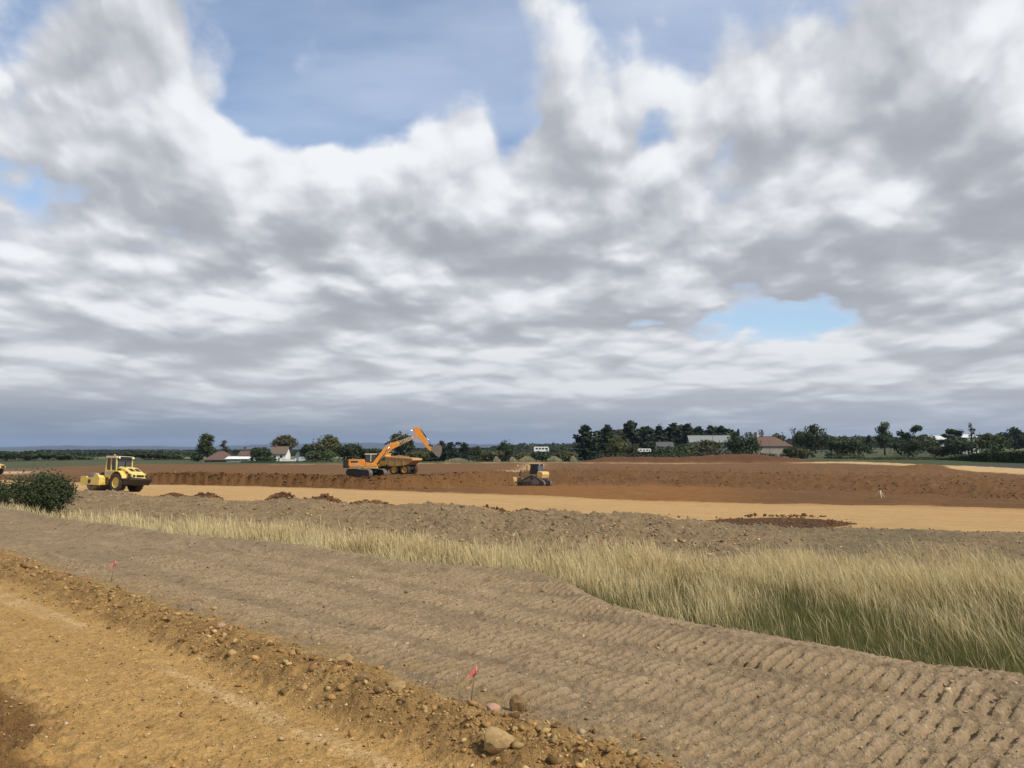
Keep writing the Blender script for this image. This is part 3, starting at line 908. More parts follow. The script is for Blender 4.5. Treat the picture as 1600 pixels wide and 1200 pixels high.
for a in ((777, 1172, 62, 'largest flat ochre stone, at the foot of the soil ridge below the nearer flag', 'stone', M_STONE, 1, .52),
          (808, 1104, 22, 'upright dark brown clod standing alone on tracked soil right of the nearer flag', 'clod', M_STONE2, 2, 1.15),
          (770, 1128, 26, 'pinkish brown stone on the ridge just above the large flat ochre stone', 'stone', M_STONE3, 3, .75),
          (620, 1090, 26, 'pale tilted slab of ochre stone on the ridge left of the nearer flag', 'stone', M_STONE, 4, .6),
          (538, 1052, 24, 'round ochre lump on the upper edge of the soil ridge in mid run', 'clod', M_STONE, 5, .7),
          (592, 1092, 16, 'small dark brown clod low on the ridge beside the pale tilted slab', 'clod', M_STONE2, 6, .7),
          (565, 1076, 22, 'squat brown clod between the round ochre lump and the pale slab', 'clod', M_STONE2, 7, .6),
          (408, 1020, 15, 'dark clod at the foot of the soil ridge with bare ochre road below it', 'clod', M_STONE2, 8, .6),
          (345, 984, 13, 'small pink stone half way up the soil ridge far from the flags', 'stone', M_STONE3, 9, .7),
          (310, 938, 24, 'flat reddish brown mound of soil on the tracked ground above the ridge', 'clod', M_STONE2, 10, .5),
          (958, 1172, 26, 'ochre clod at the near end of the soil ridge, lower right', 'clod', M_STONE, 11, .6),
          (470, 1072, 15, 'small dark clod lying out on the bare ochre road', 'clod', M_STONE2, 12, .5),
          (45, 888, 24, 'brown clod at the far left end of the soil ridge', 'clod', M_STONE2, 13, .45),
          (128, 907, 18, 'brown clod on the ridge left of the farther flag', 'clod', M_STONE2, 14, .5)):
    stone('stone' if a[4] == 'stone' else 'clod', a[0], a[1], a[2], a[3], a[4], a[5], a[6], a[7], group=GS)

# ------------------------------------------------------------------ mesh builder for made things
class MB:
    def __init__(s):
        s.v = []; s.f = []
    def add(s, vs, fs):
        b = len(s.v)
        s.v += [tuple(q) for q in vs]
        s.f += [tuple(b + i for i in f) for f in fs]
        return s
    def box(s, x0, x1, y0, y1, z0, z1, bev=0.0):
        if bev <= 0:
            vs = [(x0, y0, z0), (x1, y0, z0), (x1, y1, z0), (x0, y1, z0), (x0, y0, z1), (x1, y0, z1), (x1, y1, z1), (x0, y1, z1)]
            return s.add(vs, [(3, 2, 1, 0), (4, 5, 6, 7), (0, 1, 5, 4), (1, 2, 6, 5), (2, 3, 7, 6), (3, 0, 4, 7)])
        b = bev
        pr = [(x0 + b, z0), (x1 - b, z0), (x1, z0 + b), (x1, z1 - b), (x1 - b, z1), (x0 + b, z1), (x0, z1 - b), (x0, z0 + b)]
        return s.prism(pr, y0, y1, b)
    def prism(s, pts, y0, y1, bev=0.0):
        """side outline (x, z) carried from y0 to y1, its rims drawn in by bev"""
        n = len(pts)
        ar = sum(pts[i][0] * pts[(i + 1) % n][1] - pts[(i + 1) % n][0] * pts[i][1] for i in range(n))
        if ar < 0: pts = pts[::-1]
        if bev <= 0:
            vs = [(x, y0, z) for x, z in pts] + [(x, y1, z) for x, z in pts]
            fs = [tuple(range(n)), tuple(range(2 * n - 1, n - 1, -1))]
            fs += [(i, n + i, n + (i + 1) % n, (i + 1) % n) for i in range(n)]
            return s.add(vs, fs)
        cx = sum(p[0] for p in pts) / n; cz = sum(p[1] for p in pts) / n
        def ins(p):
            dx, dz = p[0] - cx, p[1] - cz
            L = math.hypot(dx, dz) or 1
            k = max(0.0, 1 - bev / L)
            return (cx + dx * k, cz + dz * k)
        ip = [ins(p) for p in pts]
        rings = [(ip, y0), (pts, y0 + bev), (pts, y1 - bev), (ip, y1)]
        vs = [(x, y, z) for pp, y in rings for x, z in pp]
        fs = [tuple(range(n)), tuple(range(4 * n - 1, 3 * n - 1, -1))]
        for k in range(3):
            fs += [(k * n + i, (k + 1) * n + i, (k + 1) * n + (i + 1) % n, k * n + (i + 1) % n) for i in range(n)]
        return s.add(vs, fs)
    def tube(s, pts, rad, n=8, caps=True):
        """round bar along a line of points"""
        pts = [Vector(p) for p in pts]
        rad = rad if isinstance(rad, (list, tuple)) else [rad] * len(pts)
        b = len(s.v)
        for i, p in enumerate(pts):
            d = (pts[min(i + 1, len(pts) - 1)] - pts[max(i - 1, 0)]).normalized()
            a = d.orthogonal().normalized() if abs(d.z) > 0.99 else d.cross(Vector((0, 0, 1))).normalized()
            c = d.cross(a).normalized()
            for j in range(n):
                w = 2 * math.pi * j / n
                q = p + (a * math.cos(w) + c * math.sin(w)) * rad[i]
                s.v.append(tuple(q))
        for i in range(len(pts) - 1):
            for j in range(n):
                s.f.append((b + i * n + j, b + i * n + (j + 1) % n, b + (i + 1) * n + (j + 1) % n, b + (i + 1) * n + j))
        if caps:
            s.f.append(tuple(b + j for j in range(n))[::-1])
            s.f.append(tuple(b + (len(pts) - 1) * n + j for j in range(n)))
        return s
    def wheel(s, cx, cy, cz, prof, n=28):
        """body of revolution about the y axis; prof: (radius, y)"""
        b = len(s.v); m = len(prof)
        for j in range(n):
            w = 2 * math.pi * j / n
            for r, yy in prof:
                s.v.append((cx + r * math.cos(w), cy + yy, cz + r * math.sin(w)))
        for j in range(n):
            for i in range(m - 1):
                a = b + j * m + i; c = b + ((j + 1) % n) * m + i
                s.f.append((a, c, c + 1, a + 1))
        return s
    def lathe(s, prof, n=12, c=(0, 0)):
        b = len(s.v); m = len(prof)
        for j in range(n):
            w = 2 * math.pi * j / n
            for r, z in prof:
                s.v.append((c[0] + r * math.cos(w), c[1] + r * math.sin(w), z))
        for j in range(n):
            for i in range(m - 1):
                a = b + j * m + i; d = b + ((j + 1) % n) * m + i
                s.f.append((a, d, d + 1, a + 1))
        return s
    def build(s, name, material, parent=None, smooth=False, label=None):
        me = bpy.data.meshes.new(name)
        me.from_pydata(s.v, [], s.f)
        if smooth:
            me.polygons.foreach_set('use_smooth', np.ones(len(me.polygons), dtype=bool))
        me.update()
        if material: me.materials.append(material)
        o = bpy.data.objects.new(name, me)
        COL.objects.link(o)
        if parent is not None: o.parent = parent
        if label: o['label'] = label
        return o

def thing(name, label, cat, loc=(0, 0, 0), rz=0.0, group=None):
    o = bpy.data.objects.new(name, None)
    o.empty_display_size = 0.3
    COL.objects.link(o)
    o.location = loc; o.rotation_euler = (0, 0, rz)
    o['label'] = label; o['category'] = cat
    if group: o['group'] = group
    return o

def dup(root, label=None, parent=None):
    c = root.copy(); COL.objects.link(c)
    c.parent = parent
    if label: c['label'] = label
    for ch in list(root.children):
        dup(ch, None, c)
    return c

def settle(o, heading, sink=0.0):
    """stand a vehicle on the smooth ground: tilt with the slope, heading = angle of its x axis in plan"""
    x, y = o.location.x, o.location.y
    e = 1.5
    zx = (gz(x + e, y, False) - gz(x - e, y, False)) / (2 * e); zy = (gz(x, y + e, False) - gz(x, y - e, False)) / (2 * e)
    nrm = Vector((-zx, -zy, 1)).normalized()
    f = Vector((math.cos(heading), math.sin(heading), 0)); f = (f - nrm * f.dot(nrm)).normalized()
    l = nrm.cross(f)
    M = Matrix((f, l, nrm)).transposed()
    o.rotation_euler = M.to_euler()
    o.location.z = gz(x, y, False) - sink
    return o

# ------------------------------------------------------------------ marker flags
M_STICK = mat('weathered_wood', (.26, .19, .10), .9, scale=20, var=.3)
M_FLAG = mat('salmon_tape', (.72, .19, .15), .55, scale=30, var=.12)
def flag(px_b, row_b, px_t, row_t, label, twist):
    x1, k = ray(px_b, row_b)
    d = 1.86 / k
    bx, by = x1 * d, d
    b = Vector((bx, by, gz(bx, by) - 0.03))
    tp = at_d(px_t, row_t, d - 0.02)
    H = (tp - b)
    t = thing('marker_flag', label, 'flag', b, 0, 'salmon marker flags along the soil ridge')
    r = 0.0052
    MB().tube([(0, 0, -0.05), tuple(H * 0.5 + Vector((.002, 0, 0))), tuple(H)], [r, r, r * .85], 6).build('stick', M_STICK, t, True)
    # tape knotted round the stick, its two tails fluttering to the left
    m = MB()
    L = H.length
    def tail(z0, pts, w):
        vs = []
        for i, (dx, dy, dz) in enumerate(pts):
            c = H * z0 + Vector((dx, dy, dz)) * L
            wv = Vector((0.25, 0.1, 1)).normalized() * w * L * (1 - 0.12 * i)
            if i == len(pts) - 1: wv *= 0.55
            vs += [c - wv, c + wv]
        off = Vector((0.0008, -0.0012, 0))
        n = len(vs)
        vs2 = [v + off for v in vs]
        fs = [(2 * i, 2 * i + 1, 2 * i + 3, 2 * i + 2) for i in range(len(pts) - 1)]
        m.add(vs + vs2, fs + [tuple(n + j for j in f[::-1]) for f in fs])
    tail(0.90, [(0.015, 0, .0), (-.09, -.02 * twist, -.04), (-.15, .03, -.10), (-.22, -.02, -.17)], .072)
    tail(0.84, [(0.015, 0, 0.02), (-.06, .03, -.08), (-.11, -.02 * twist, -.19), (-.15, .02, -.30)], .075)
    m.build('ribbon', M_FLAG, t, True)
    knot = MB().tube([tuple(H * 0.80), tuple(H * 0.99)], [.0085, .0068], 8)
    knot.build('knot', M_FLAG, t, True)
flag(733, 1090, 745, 1041, 'nearer salmon pink marker flag on a leaning stick beside the soil ridge', 1)
flag(172, 906, 181, 876, 'farther small salmon marker flag on the far stretch of the soil ridge', -1)

# ------------------------------------------------------------------ trees, bushes, hedges
def leaf_quads(pos, nrm, size, cols, g):
    """one bent leaf-clump face per point, facing roughly along nrm"""
    N = len(pos)
    a = np.cross(nrm, g.normal(0, 1, (N, 3)))
    a /= np.linalg.norm(a, axis=1)[:, None] + 1e-9
    b = np.cross(nrm, a)
    sz = size[:, None]
    p0 = pos - a * sz * 0.5 - b * sz * .28
    p1 = pos + a * sz * 0.12 - b * sz * 0.5 + nrm * sz * .12
    p2 = pos + a * sz * 0.5 + b * sz * .22
    p3 = pos - a * sz * 0.1 + b * sz * 0.5 - nrm * sz * .1
    V = np.stack([p0, p1, p2, p3], 1).reshape(-1, 3)
    F = np.arange(N * 4)
    return V, F, np.repeat(cols, 4, axis=0)

def leaf_tints(g, pos, base, seed):
    k = 1 + 0.35 * g.normal(0, 1, len(pos)) * 0.6 + 0.35 * fbm(pos[:, 0] * 0.45 + pos[:, 2] * .3, pos[:, 1] * 0.45 + pos[:, 2] * 0.5, 2, seed)
    c = np.array(base)[None] * np.clip(k, .35, 1.9)[:, None]
    c[:, 0] *= 1 + 0.12 * g.normal(0, 1, len(pos))
    return np.clip(c, .006, .5)

def lobes_points(lobes, N, g, shell=0.36):
    """points through the outer part of a set of ellipsoids (x, y, z, rx, ry, rz)"""
    L = np.array(lobes, float)
    w = (L[:, 3] * L[:, 4] + L[:, 3] * L[:, 5] + L[:, 4] * L[:, 5]); w /= w.sum()
    i = g.choice(len(L), N, p=w)
    d = g.normal(0, 1, (N, 3)); d /= np.linalg.norm(d, axis=1)[:, None]
    rr = 1 - np.abs(g.normal(0, shell, N)); rr = np.clip(rr, 0.1, 1.0) * (1 + 0.14 * g.normal(0, 1, N))
    pos = L[i, :3] + d * L[i, 3:6] * rr[:, None]
    nr = d / L[i, 3:6]; nr /= np.linalg.norm(nr, axis=1)[:, None]
    nr = nr + g.normal(0, 0.45, (N, 3)); nr /= np.linalg.norm(nr, axis=1)[:, None]
    return pos, nr

def trunk_mesh(H, r, lobes, g, lean=0.0):
    m = MB()
    top = Vector((lean * H, 0, H * 0.8))
    pts = [Vector((0, 0, -0.4)), Vector((lean * .2 * H, .02 * H, H * 0.25)), Vector((lean * .6 * H, -.01 * H, H * 0.52)), top]
    m.tube([tuple(p) for p in pts], [r * 1.25, r, r * .7, r * .2], 7)
    for L in list(lobes)[:7]:
        c = Vector(L[:3])
        f = 0.28 + 0.4 * g.uniform()
        st = pts[1].lerp(pts[2], f)
        mid = st.lerp(c, .55) + Vector((0, 0, H * .03))
        m.tube([tuple(st), tuple(mid), tuple(c)], [r * .45, r * .3, r * .1], 5)
    return m

def crown_lobes(kind, W, H, g, clear=0.12):
    """lobes that give each kind of tree its outline; W width, H height"""
    R = W / 2
    L = []
    if kind == 'dome':
        L.append((0, 0, H * .54, R * .86, R * .86, H * .42))
        for i in range(13):
            a = g.uniform(0, 6.28); e = g.uniform(-.45, 1.0)
            ce = math.sqrt(max(0, 1 - e * e))
            s = g.uniform(.20, .32)
            L.append((math.cos(a) * ce * R * .72, math.sin(a) * ce * R * .72, H * (.54 + .34 * e), R * s, R * s, H * s * .55))
    elif kind == 'tall':
        for i in range(13):
            f = (i + .5) / 13
            z = H * (.26 + .64 * f)
            rad = R * (0.30 + .58 * math.sin(math.pi * (0.16 + .78 * f)))
            a = g.uniform(0, 6.28); s = g.uniform(.34, .52)
            L.append((math.cos(a) * rad * .62, math.sin(a) * rad * .62, z, R * s, R * s, H * .12))
        L.append((0, 0, H * .58, R * .5, R * .5, H * .36))
    elif kind == 'umbrella':
        L.append((0, 0, H * .68, R * .8, R * .8, H * .26))
        for i in range(12):
            a = g.uniform(0, 6.28); q = math.sqrt(g.uniform(0, 1))
            s = g.uniform(.24, .36)
            L.append((math.cos(a) * q * R * .74, math.sin(a) * q * R * .74, H * (.60 + .30 * (1 - q * q)) + g.normal(0, .02 * H), R * s, R * s, H * .12))
    elif kind == 'bush':
        L.append((0, 0, H * .40, R * .80, R * .62, H * .42))
        for i in range(12):
            a = g.uniform(0, 6.28); q = math.sqrt(g.uniform(0.05, 1))
            s = g.uniform(.22, .36)
            L.append((math.cos(a) * q * R * .74, math.sin(a) * q * R * .6, H * (.22 + .52 * math.sqrt(1 - q * q * .8)) + g.normal(0, .03 * H), R * s, R * s * .9, H * s * .75))
    elif kind == 'ragged':
        for i in range(15):
            z = H * g.uniform(.22, .92); a = g.uniform(0, 6.28)
            rad = R * (0.25 + .6 * g.uniform()) * (1.15 - .55 * z / H)
            s = g.uniform(.2, .36)
            L.append((math.cos(a) * rad, math.sin(a) * rad, z, R * s, R * s, H * .09))
        L.append((0, 0, H * .42, R * .6, R * .6, H * .3))
    elif kind == 'pine':
        for (fx, fz, s, t) in ((.05, .93, .42, .09), (-.35, .80, .48, .08), (.42, .78, .46, .07), (-.1, .68, .40, .06), (-.55, .60, .30, .05), (.35, .58, .30, .05), (-.5, .38, .32, .06)):
            L.append((fx * R, g.normal(0, .25) * R, fz * H, R * s, R * s, H * t))
    return L

def conifer_points(W, H, N, g):
    """drooping whorls of boughs, each ending in a point"""
    P, Nn = [], []
    R = W / 2
    nb = 70
    per = max(3, N // nb)
    for i in range(nb):
        f = (i + g.uniform(0, 1)) / nb
        z0 = H * (0.05 + 0.95 * f)
        rad = R * (1.0 * (1 - f) ** 0.42 + 0.04) * g.uniform(.6, 1.18)
        a = g.uniform(0, 6.28)
        t = g.uniform(0, 1, per) ** .7
        up = 0.16 * R * g.uniform(.2, 1.4)
        w = 0.16 * R * (1.15 - t)
        x = math.cos(a) * rad * t + g.normal(0, 1, per) * w * .7; y = math.sin(a) * rad * t + g.normal(0, 1, per) * w * .7
        z = z0 - 0.10 * R * t + up * t ** 2 + g.normal(0, 1, per) * w * .55
        P.append(np.stack([x, y, z], 1))
        n = np.stack([np.full(per, math.cos(a)) * .6, np.full(per, math.sin(a)) * .6, np.full(per, .75)], 1) + g.normal(0, .45, (per, 3))
        Nn.append(n / np.linalg.norm(n, axis=1)[:, None])
    t = g.uniform(0, 1, per * 3)
    P.append(np.stack([g.normal(0, .05 * R, per * 3), g.normal(0, .05 * R, per * 3), H * (.85 + .17 * t)], 1))
    n = g.normal(0, 1, (per * 3, 3)); Nn.append(n / np.linalg.norm(n, axis=1)[:, None])
    return np.concatenate(P), np.concatenate(Nn)

G_DARK = (.043, .060, .024); G_MID = (.064, .086, .032); G_OLIVE = (.098, .104, .042); G_BLUE = (.030, .046, .026); G_BROWN = (.078, .076, .036); G_GRASS = (.06, .085, .028)

def tree(px, wpx, top, d, kind, tint, label, seed, name='tree', cat='tree', group='trees and bushes along the far edge of the site', base_row=None, n=1500, trunk=True, tone=1.0):
    g = np.random.default_rng(seed)
    x1, k = ray(px, top)
    x, y = x1 * d, d
    z = gz(x, y, False) if base_row is None else EYE - k_of(base_row) * d
    z = min(z, gz(x, y, False) + 0.2)
    H = (EYE - k * d) - z
    W = wpx / FPX * d
    t = thing(name, label, cat, (x, y, z), g.uniform(-.4, .4), group)
    leaf = max(0.30, min(0.62, W * 0.075)) * (d / 280 if d > 200 else .8)
    if kind == 'conifer':
        W *= 1.42; n = int(n * 2.0); leaf *= 1.15
        pos, nr = conifer_points(W, H, n, g)
        lobes = []
    else:
        lobes = crown_lobes(kind, W, H, g)
        lo = np.array(lobes)
        zt = (lo[:, 2] + lo[:, 5]).max(); sc = H / zt
        sx = (W / 2) / max((lo[:, 0] + lo[:, 3]).max(), (lo[:, 3] - lo[:, 0]).max()) * 1.02
        lobes = [(a * sx, b * sx, c * sc, e * sx, f * sx, h * sc) for a, b, c, e, f, h in lobes]
        pos, nr = lobes_points(lobes, n, g)
    keep = pos[:, 2] > 0.05
    pos, nr = pos[keep], nr[keep]
    size = leaf * g.uniform(.6, 1.35, len(pos))
    V, F, Cc = leaf_quads(pos, nr, size, leaf_tints(g, pos, np.array(tint) * tone, seed), g)
    if trunk:
        m = trunk_mesh(H, max(.10, min(.45, H * .028)), [l for l in lobes if l[2] > H * .3], g)
        if kind == 'conifer':
            m = MB().tube([(0, 0, -.4), (0, 0, H * .5), (0, 0, H * .97)], [H * .022, H * .014, .03], 7)
        m.build('trunk', M_BARK, t, True)
    else:
        m = MB()
        for i in range(6):
            a = g.uniform(0, 6.28)
            m.tube([(0.1 * math.cos(a), .1 * math.sin(a), -.2), (W * .12 * math.cos(a), W * .12 * math.sin(a), H * .35), (W * .26 * math.cos(a), W * .24 * math.sin(a), H * .7)], [.07, .05, .02], 5)
        m.build('stems', M_BARK, t, True)
    np_mesh('crown', V, F, np.arange(len(pos)) * 4, M_LEAF, Cc, smooth=False, parent=t)
    return t

def build_trees():
    T = tree
    # left of the excavator
    T(12, 46, 705, 310, 'dome', G_DARK, 'dark round tree at the far left edge of the photo on the horizon', 101)
    T(46, 40, 704, 315, 'bush', G_DARK, 'dark broad tree second from the left edge, far across the field', 102)
    T(76, 38, 706, 320, 'dome', G_DARK, 'dark tree far off midway between left photo edge and road roller', 103)
    T(102, 30, 707, 320, 'bush', G_DARK, 'low dark tree far off just left of the road roller', 104)
    T(133, 34, 713, 330, 'bush', G_MID, 'low green bush on the field straight behind the roller drum', 105, name='bush', cat='bush', trunk=False)
    T(203, 26, 704, 330, 'dome', G_DARK, 'dark tree rising directly behind the rear of the road roller', 106)
    T(228, 34, 705, 325, 'dome', G_DARK, 'rounded dark tree just right of the roller on the horizon', 107)
    T(255, 34, 706, 330, 'bush', G_DARK, 'low dark tree between the roller and the tall lobed tree', 108)
    T(276, 26, 709, 330, 'bush', G_MID, 'small green tree standing alone in the field left of the tall lobed tree', 109)
    T(325, 33, 676, 285, 'tall', G_MID, 'tall lobed tree rising behind the brown hip-roofed barn', 110, n=2000)
    T(350, 16, 689, 290, 'conifer', G_BROWN, 'small pointed conifer right beside the tall lobed tree', 111, n=600)
    T(308, 26, 706, 282, 'bush', G_DARK, 'dark bush against the left end of the brown hip-roofed barn', 112, name='bush', cat='bush', trunk=False)
    T(407, 40, 698, 266, 'bush', G_DARK, 'dark spreading tree hiding the left half of the white cottage', 113, n=1600)
    T(414, 36, 713, 258, 'bush', G_DARK, 'low dark bush in front of the white cottage', 114, name='bush', cat='bush', trunk=False)
    T(446, 41, 679, 284, 'umbrella', G_BROWN, 'flat-topped brownish tree with a bare trunk towering over the white cottage', 115, n=1900)
    T(484, 34, 693, 262, 'bush', G_DARK, 'dark tree at the left shoulder of the big domed tree', 116)
    T(511, 50, 678, 262, 'dome', G_OLIVE, 'big domed olive green tree right of the white cottage', 117, n=2200)
    T(500, 56, 702, 254, 'bush', G_MID, 'green bush at the foot of the big domed olive tree', 118, name='bush', cat='bush', trunk=False)
    T(548, 46, 692, 262, 'bush', G_DARK, 'broad dark tree left of and behind the excavator', 119, n=1700)
    T(580, 40, 700, 262, 'bush', G_DARK, 'low dark tree directly behind the excavator cab', 120)
    T(627, 42, 676, 262, 'dome', G_DARK, 'dark domed tree directly behind the excavator boom', 121, n=2200)
    T(655, 40, 704, 256, 'bush', G_OLIVE, 'low olive bush behind the tipper body of the dump truck', 122, name='bush', cat='bush', trunk=False)
    T(690, 22, 690, 258, 'conifer', G_BLUE, 'first dark conifer right of the excavator bucket', 123, n=900)
    T(704, 22, 692, 260, 'conifer', G_BLUE, 'second dark conifer right of the excavator bucket', 124, n=900)
    T(724, 28, 690, 260, 'ragged', G_BLUE, 'ragged dark tree next right after the two conifers by the bucket', 125)
    T(745, 22, 695, 262, 'bush', G_DARK, 'small dark tree at the right end of the row by the bucket', 126)
    T(790, 27, 687, 256, 'dome', G_DARK, 'solitary round dark tree left of the white mobile home on the horizon', 127, n=1500)
    T(770, 40, 704, 250, 'bush', G_OLIVE, 'olive scrub bush left of the solitary round dark tree', 128, name='bush', cat='bush', trunk=False)
    T(822, 44, 706, 250, 'bush', G_OLIVE, 'olive scrub bush below the pole and left part of the mobile home', 129, name='bush', cat='bush', trunk=False)
    T(848, 40, 705, 246, 'bush', G_DARK, 'dark scrub bush just below the white mobile home', 130, name='bush', cat='bush', trunk=False)
    T(882, 44, 704, 250, 'bush', G_OLIVE, 'olive scrub bush at the left foot of the broad dark conifer', 131, name='bush', cat='bush', trunk=False)
    # middle and right
    T(914, 36, 667, 272, 'conifer', G_BLUE, 'broad dark conifer standing apart at the left end of the conifer belt', 132, n=2600)
    T(949, 30, 666, 300, 'conifer', G_BLUE, 'dark conifer left behind the pale olive round tree', 133, n=1800)
    T(984, 36, 660, 305, 'conifer', G_BLUE, 'tallest dark conifer, above the pale olive round tree', 134, n=2400)
    T(966, 38, 681, 268, 'dome', G_OLIVE, 'pale olive round tree in front of the dark conifers', 135, n=1800)
    T(990, 26, 692, 262, 'bush', G_BROWN, 'brownish bush left of the white touring caravan', 136, name='bush', cat='bush', trunk=False)
    for i, (px, w, top) in enumerate(((1010, 30, 668), (1031, 26, 667), (1052, 30, 663), (1074, 28, 664), (1092, 26, 668), (1110, 26, 667), (1127, 24, 667))):
        lab = ['dark conifer of the belt straight above the white touring caravan', 'dark conifer of the belt between caravan and dark-roofed house', 'taller dark conifer straight above the small dark-roofed house',
               'second tall conifer, right of the dark-roofed house', 'dark conifer above the left end of the pale barn roof', 'dark conifer above the middle of the pale barn roof', 'last dark conifer of the belt, above the right of the pale barn roof'][i]
        T(px, w, top, 330 + 6 * (i % 3), 'conifer', G_BLUE, lab, 140 + i, n=1700)
    T(1020, 40, 690, 310, 'bush', G_DARK, 'dark understorey tree behind the white touring caravan', 150)
    T(1068, 40, 693, 272, 'bush', G_MID, 'green rounded bush right of the white touring caravan', 151, name='bush', cat='bush', trunk=False)
    T(1040, 46, 696.5, 262, 'bush', G_DARK, 'dark bush hiding most of the small dark-roofed house', 178, name='bush', cat='bush', trunk=False)
    T(1102, 72, 686, 282, 'bush', G_BROWN, 'wide brownish thicket in front of the pale barn roof', 152, n=2400)
    T(1160, 70, 679, 266, 'bush', G_DARK, 'big dark bushy tree between the pale barn and the red-roofed barn', 153, n=2600)
    T(1150, 24, 669, 320, 'ragged', G_BLUE, 'ragged dark tree behind the right end of the pale barn roof', 154, n=900)
    T(1172, 22, 673, 330, 'ragged', G_BROWN, 'thin brownish tree behind the chimneys of the red-roofed barn', 155, n=600)
    T(1188, 12, 670, 330, 'ragged', G_BLUE, 'small dark treetop showing above the ridge of the red-roofed barn', 156, n=400)
    T(1215, 36, 677, 335, 'dome', G_BROWN, 'low brown tree behind the hipped end of the red-roofed barn', 157, n=900)
    T(1241, 18, 666, 300, 'ragged', G_BROWN, 'thin feathery tree at the left side of the great dome tree', 158, n=420)
    T(1268, 60, 663, 290, 'dome', G_DARK, 'great dark dome-shaped tree right of the red-roofed barn', 159, n=3200)
    T(1236, 30, 697, 258, 'bush', G_DARK, 'dark bush right in front of the red-roofed barn wall', 160, name='bush', cat='bush', trunk=False)
    T(1252, 36, 699, 250, 'bush', G_OLIVE, 'green olive bush right of the red-roofed barn, by the soil bund', 161, name='bush', cat='bush', trunk=False)
    T(1321, 74, 685, 262, 'bush', G_DARK, 'wide dark rounded thicket right of the great dome tree', 162, n=2800)
    T(1318, 60, 712, 246, 'bush', G_MID, 'low green mound of brambles in front of the wide dark thicket', 163, name='bush', cat='bush', trunk=False, n=900)
    T(1310, 40, 680, 520, 'bush', G_MID, 'hazy far tree showing over the wide dark thicket', 164)
    T(1345, 46, 680, 540, 'bush', G_MID, 'hazy far tree left of the tall pale tree', 165)
    T(1358, 14, 681, 330, 'conifer', G_BLUE, 'small dark pointed conifer left of the tall pale tree', 166, n=600)
    T(1381, 30, 658, 300, 'tall', G_MID, 'tall narrow leafy tree standing alone over the green field', 167, n=1900)
    T(1420, 46, 664, 285, 'ragged', G_DARK, 'tall ragged dark tree right of the tall narrow tree', 168, n=2200)
    T(1418, 56, 684, 262, 'bush', G_DARK, 'dark bush at the foot of the tall ragged tree', 169, n=2000, name='bush', cat='bush', trunk=False)
    T(1452, 36, 681, 320, 'bush', G_MID, 'mid green tree left of the white shed roof on the horizon', 170)
    T(1467, 40, 697, 265, 'bush', G_BROWN, 'brownish scrub below the white shed roof', 171, name='bush', cat='bush', trunk=False)
    T(1490, 40, 669, 280, 'ragged', G_DARK, 'spiky dark tree left of the wind-blown pine', 172, n=1700)
    T(1498, 52, 684, 262, 'bush', G_DARK, 'dark dense bush under the spiky dark tree', 173, n=2000, name='bush', cat='bush', trunk=False)
    T(1517, 15, 660, 290, 'pine', G_BLUE, 'wind-blown pine with bare trunk, its tufts high against the sky', 174, n=420)
    T(1550, 58, 676, 266, 'bush', G_MID, 'broad green bush right of the wind-blown pine', 175, n=2400)
    T(1584, 42, 668, 330, 'dome', G_BLUE, 'dark dome-shaped tree at the right edge of the photo', 176, n=1600)
    T(1612, 40, 676, 330, 'dome', G_DARK, 'dark tree cut by the right edge of the photo', 177, n=900)
build_trees()

def hedge(pxs, dist, tops, tint, label, seed, n=2500, name='hedge', cat='hedge', kind=None, leaf=.5, group=None):
    """a run of foliage following points (px, distance) with its top at the given rows"""
    g = np.random.default_rng(seed)
    tt = g.uniform(0, 1, n)
    xs = np.linspace(0, 1, len(pxs))
    px = np.interp(tt, xs, pxs); d = np.interp(tt, xs, dist); top = np.interp(tt, xs, tops)
    x = (px - 800) / FPX * d
    zb = ground_z(x, d, False)
    k = np.array([k_of(r) for r in top])
    H = np.maximum(EYE - k * d - zb, 0.3) * (1 + 0.22 * fbm(x * .12, d * .12 + 3, 3, seed))
    dep = np.maximum(H * .6, .8)
    a = g.uniform(0, math.pi, n)
    rr = np.clip(1 - np.abs(g.normal(0, .25, n)), .1, 1.05)
    pos = np.stack([x + g.normal(0, .3, n), d + np.cos(a) * dep * rr, zb + np.sin(a) * H * rr], 1)
    nr = np.stack([g.normal(0, .4, n), np.cos(a) + g.normal(0, .3, n), np.sin(a) + .1 + g.normal(0, .3, n)], 1)
    nr /= np.linalg.norm(nr, axis=1)[:, None]
    V, F, Cc = leaf_quads(pos, nr, leaf * g.uniform(.6, 1.4, n), leaf_tints(g, pos, tint, seed), g)
    o = np_mesh(name, V, F, np.arange(n) * 4, M_LEAF, Cc, smooth=False)
    o['label'] = label
    if kind: o['kind'] = kind
    else: o['category'] = cat
    if group: o['group'] = group
    return o

hedge((1465, 1500, 1540, 1600, 1680), (222, 214, 200, 190, 180), (717, 712, 706, 703, 702), (.052, .072, .026), 'long dense green hedge at the right, between the pale track and the trees', 301, 9000, leaf=.42)
hedge((1340, 1400, 1470), (228, 226, 222), (716, 713.5, 715), (.06, .072, .03), 'low weedy hedge below the tall narrow tree on the green field', 302, 2600, leaf=.4)
hedge((700, 800, 900), (262, 258, 256), (712, 709, 710), (.058, .066, .030), 'low scrubby hedge behind the excavation under the mobile home', 303, 4500, leaf=.45)
hedge((380, 425, 440, 466, 480, 520), (250, 250, 250, 250, 250, 250), (720.5, 719.5, 722.5, 722.5, 719.5, 720), (.05, .065, .026), 'low hedge along the foot of the white cottage and its wall', 304, 2200, leaf=.4)
hedge((560, 640, 700), (262, 260, 262), (708, 706, 706), (.042, .052, .024), 'dark low hedge behind the excavator and dump truck', 305, 3500, leaf=.45)
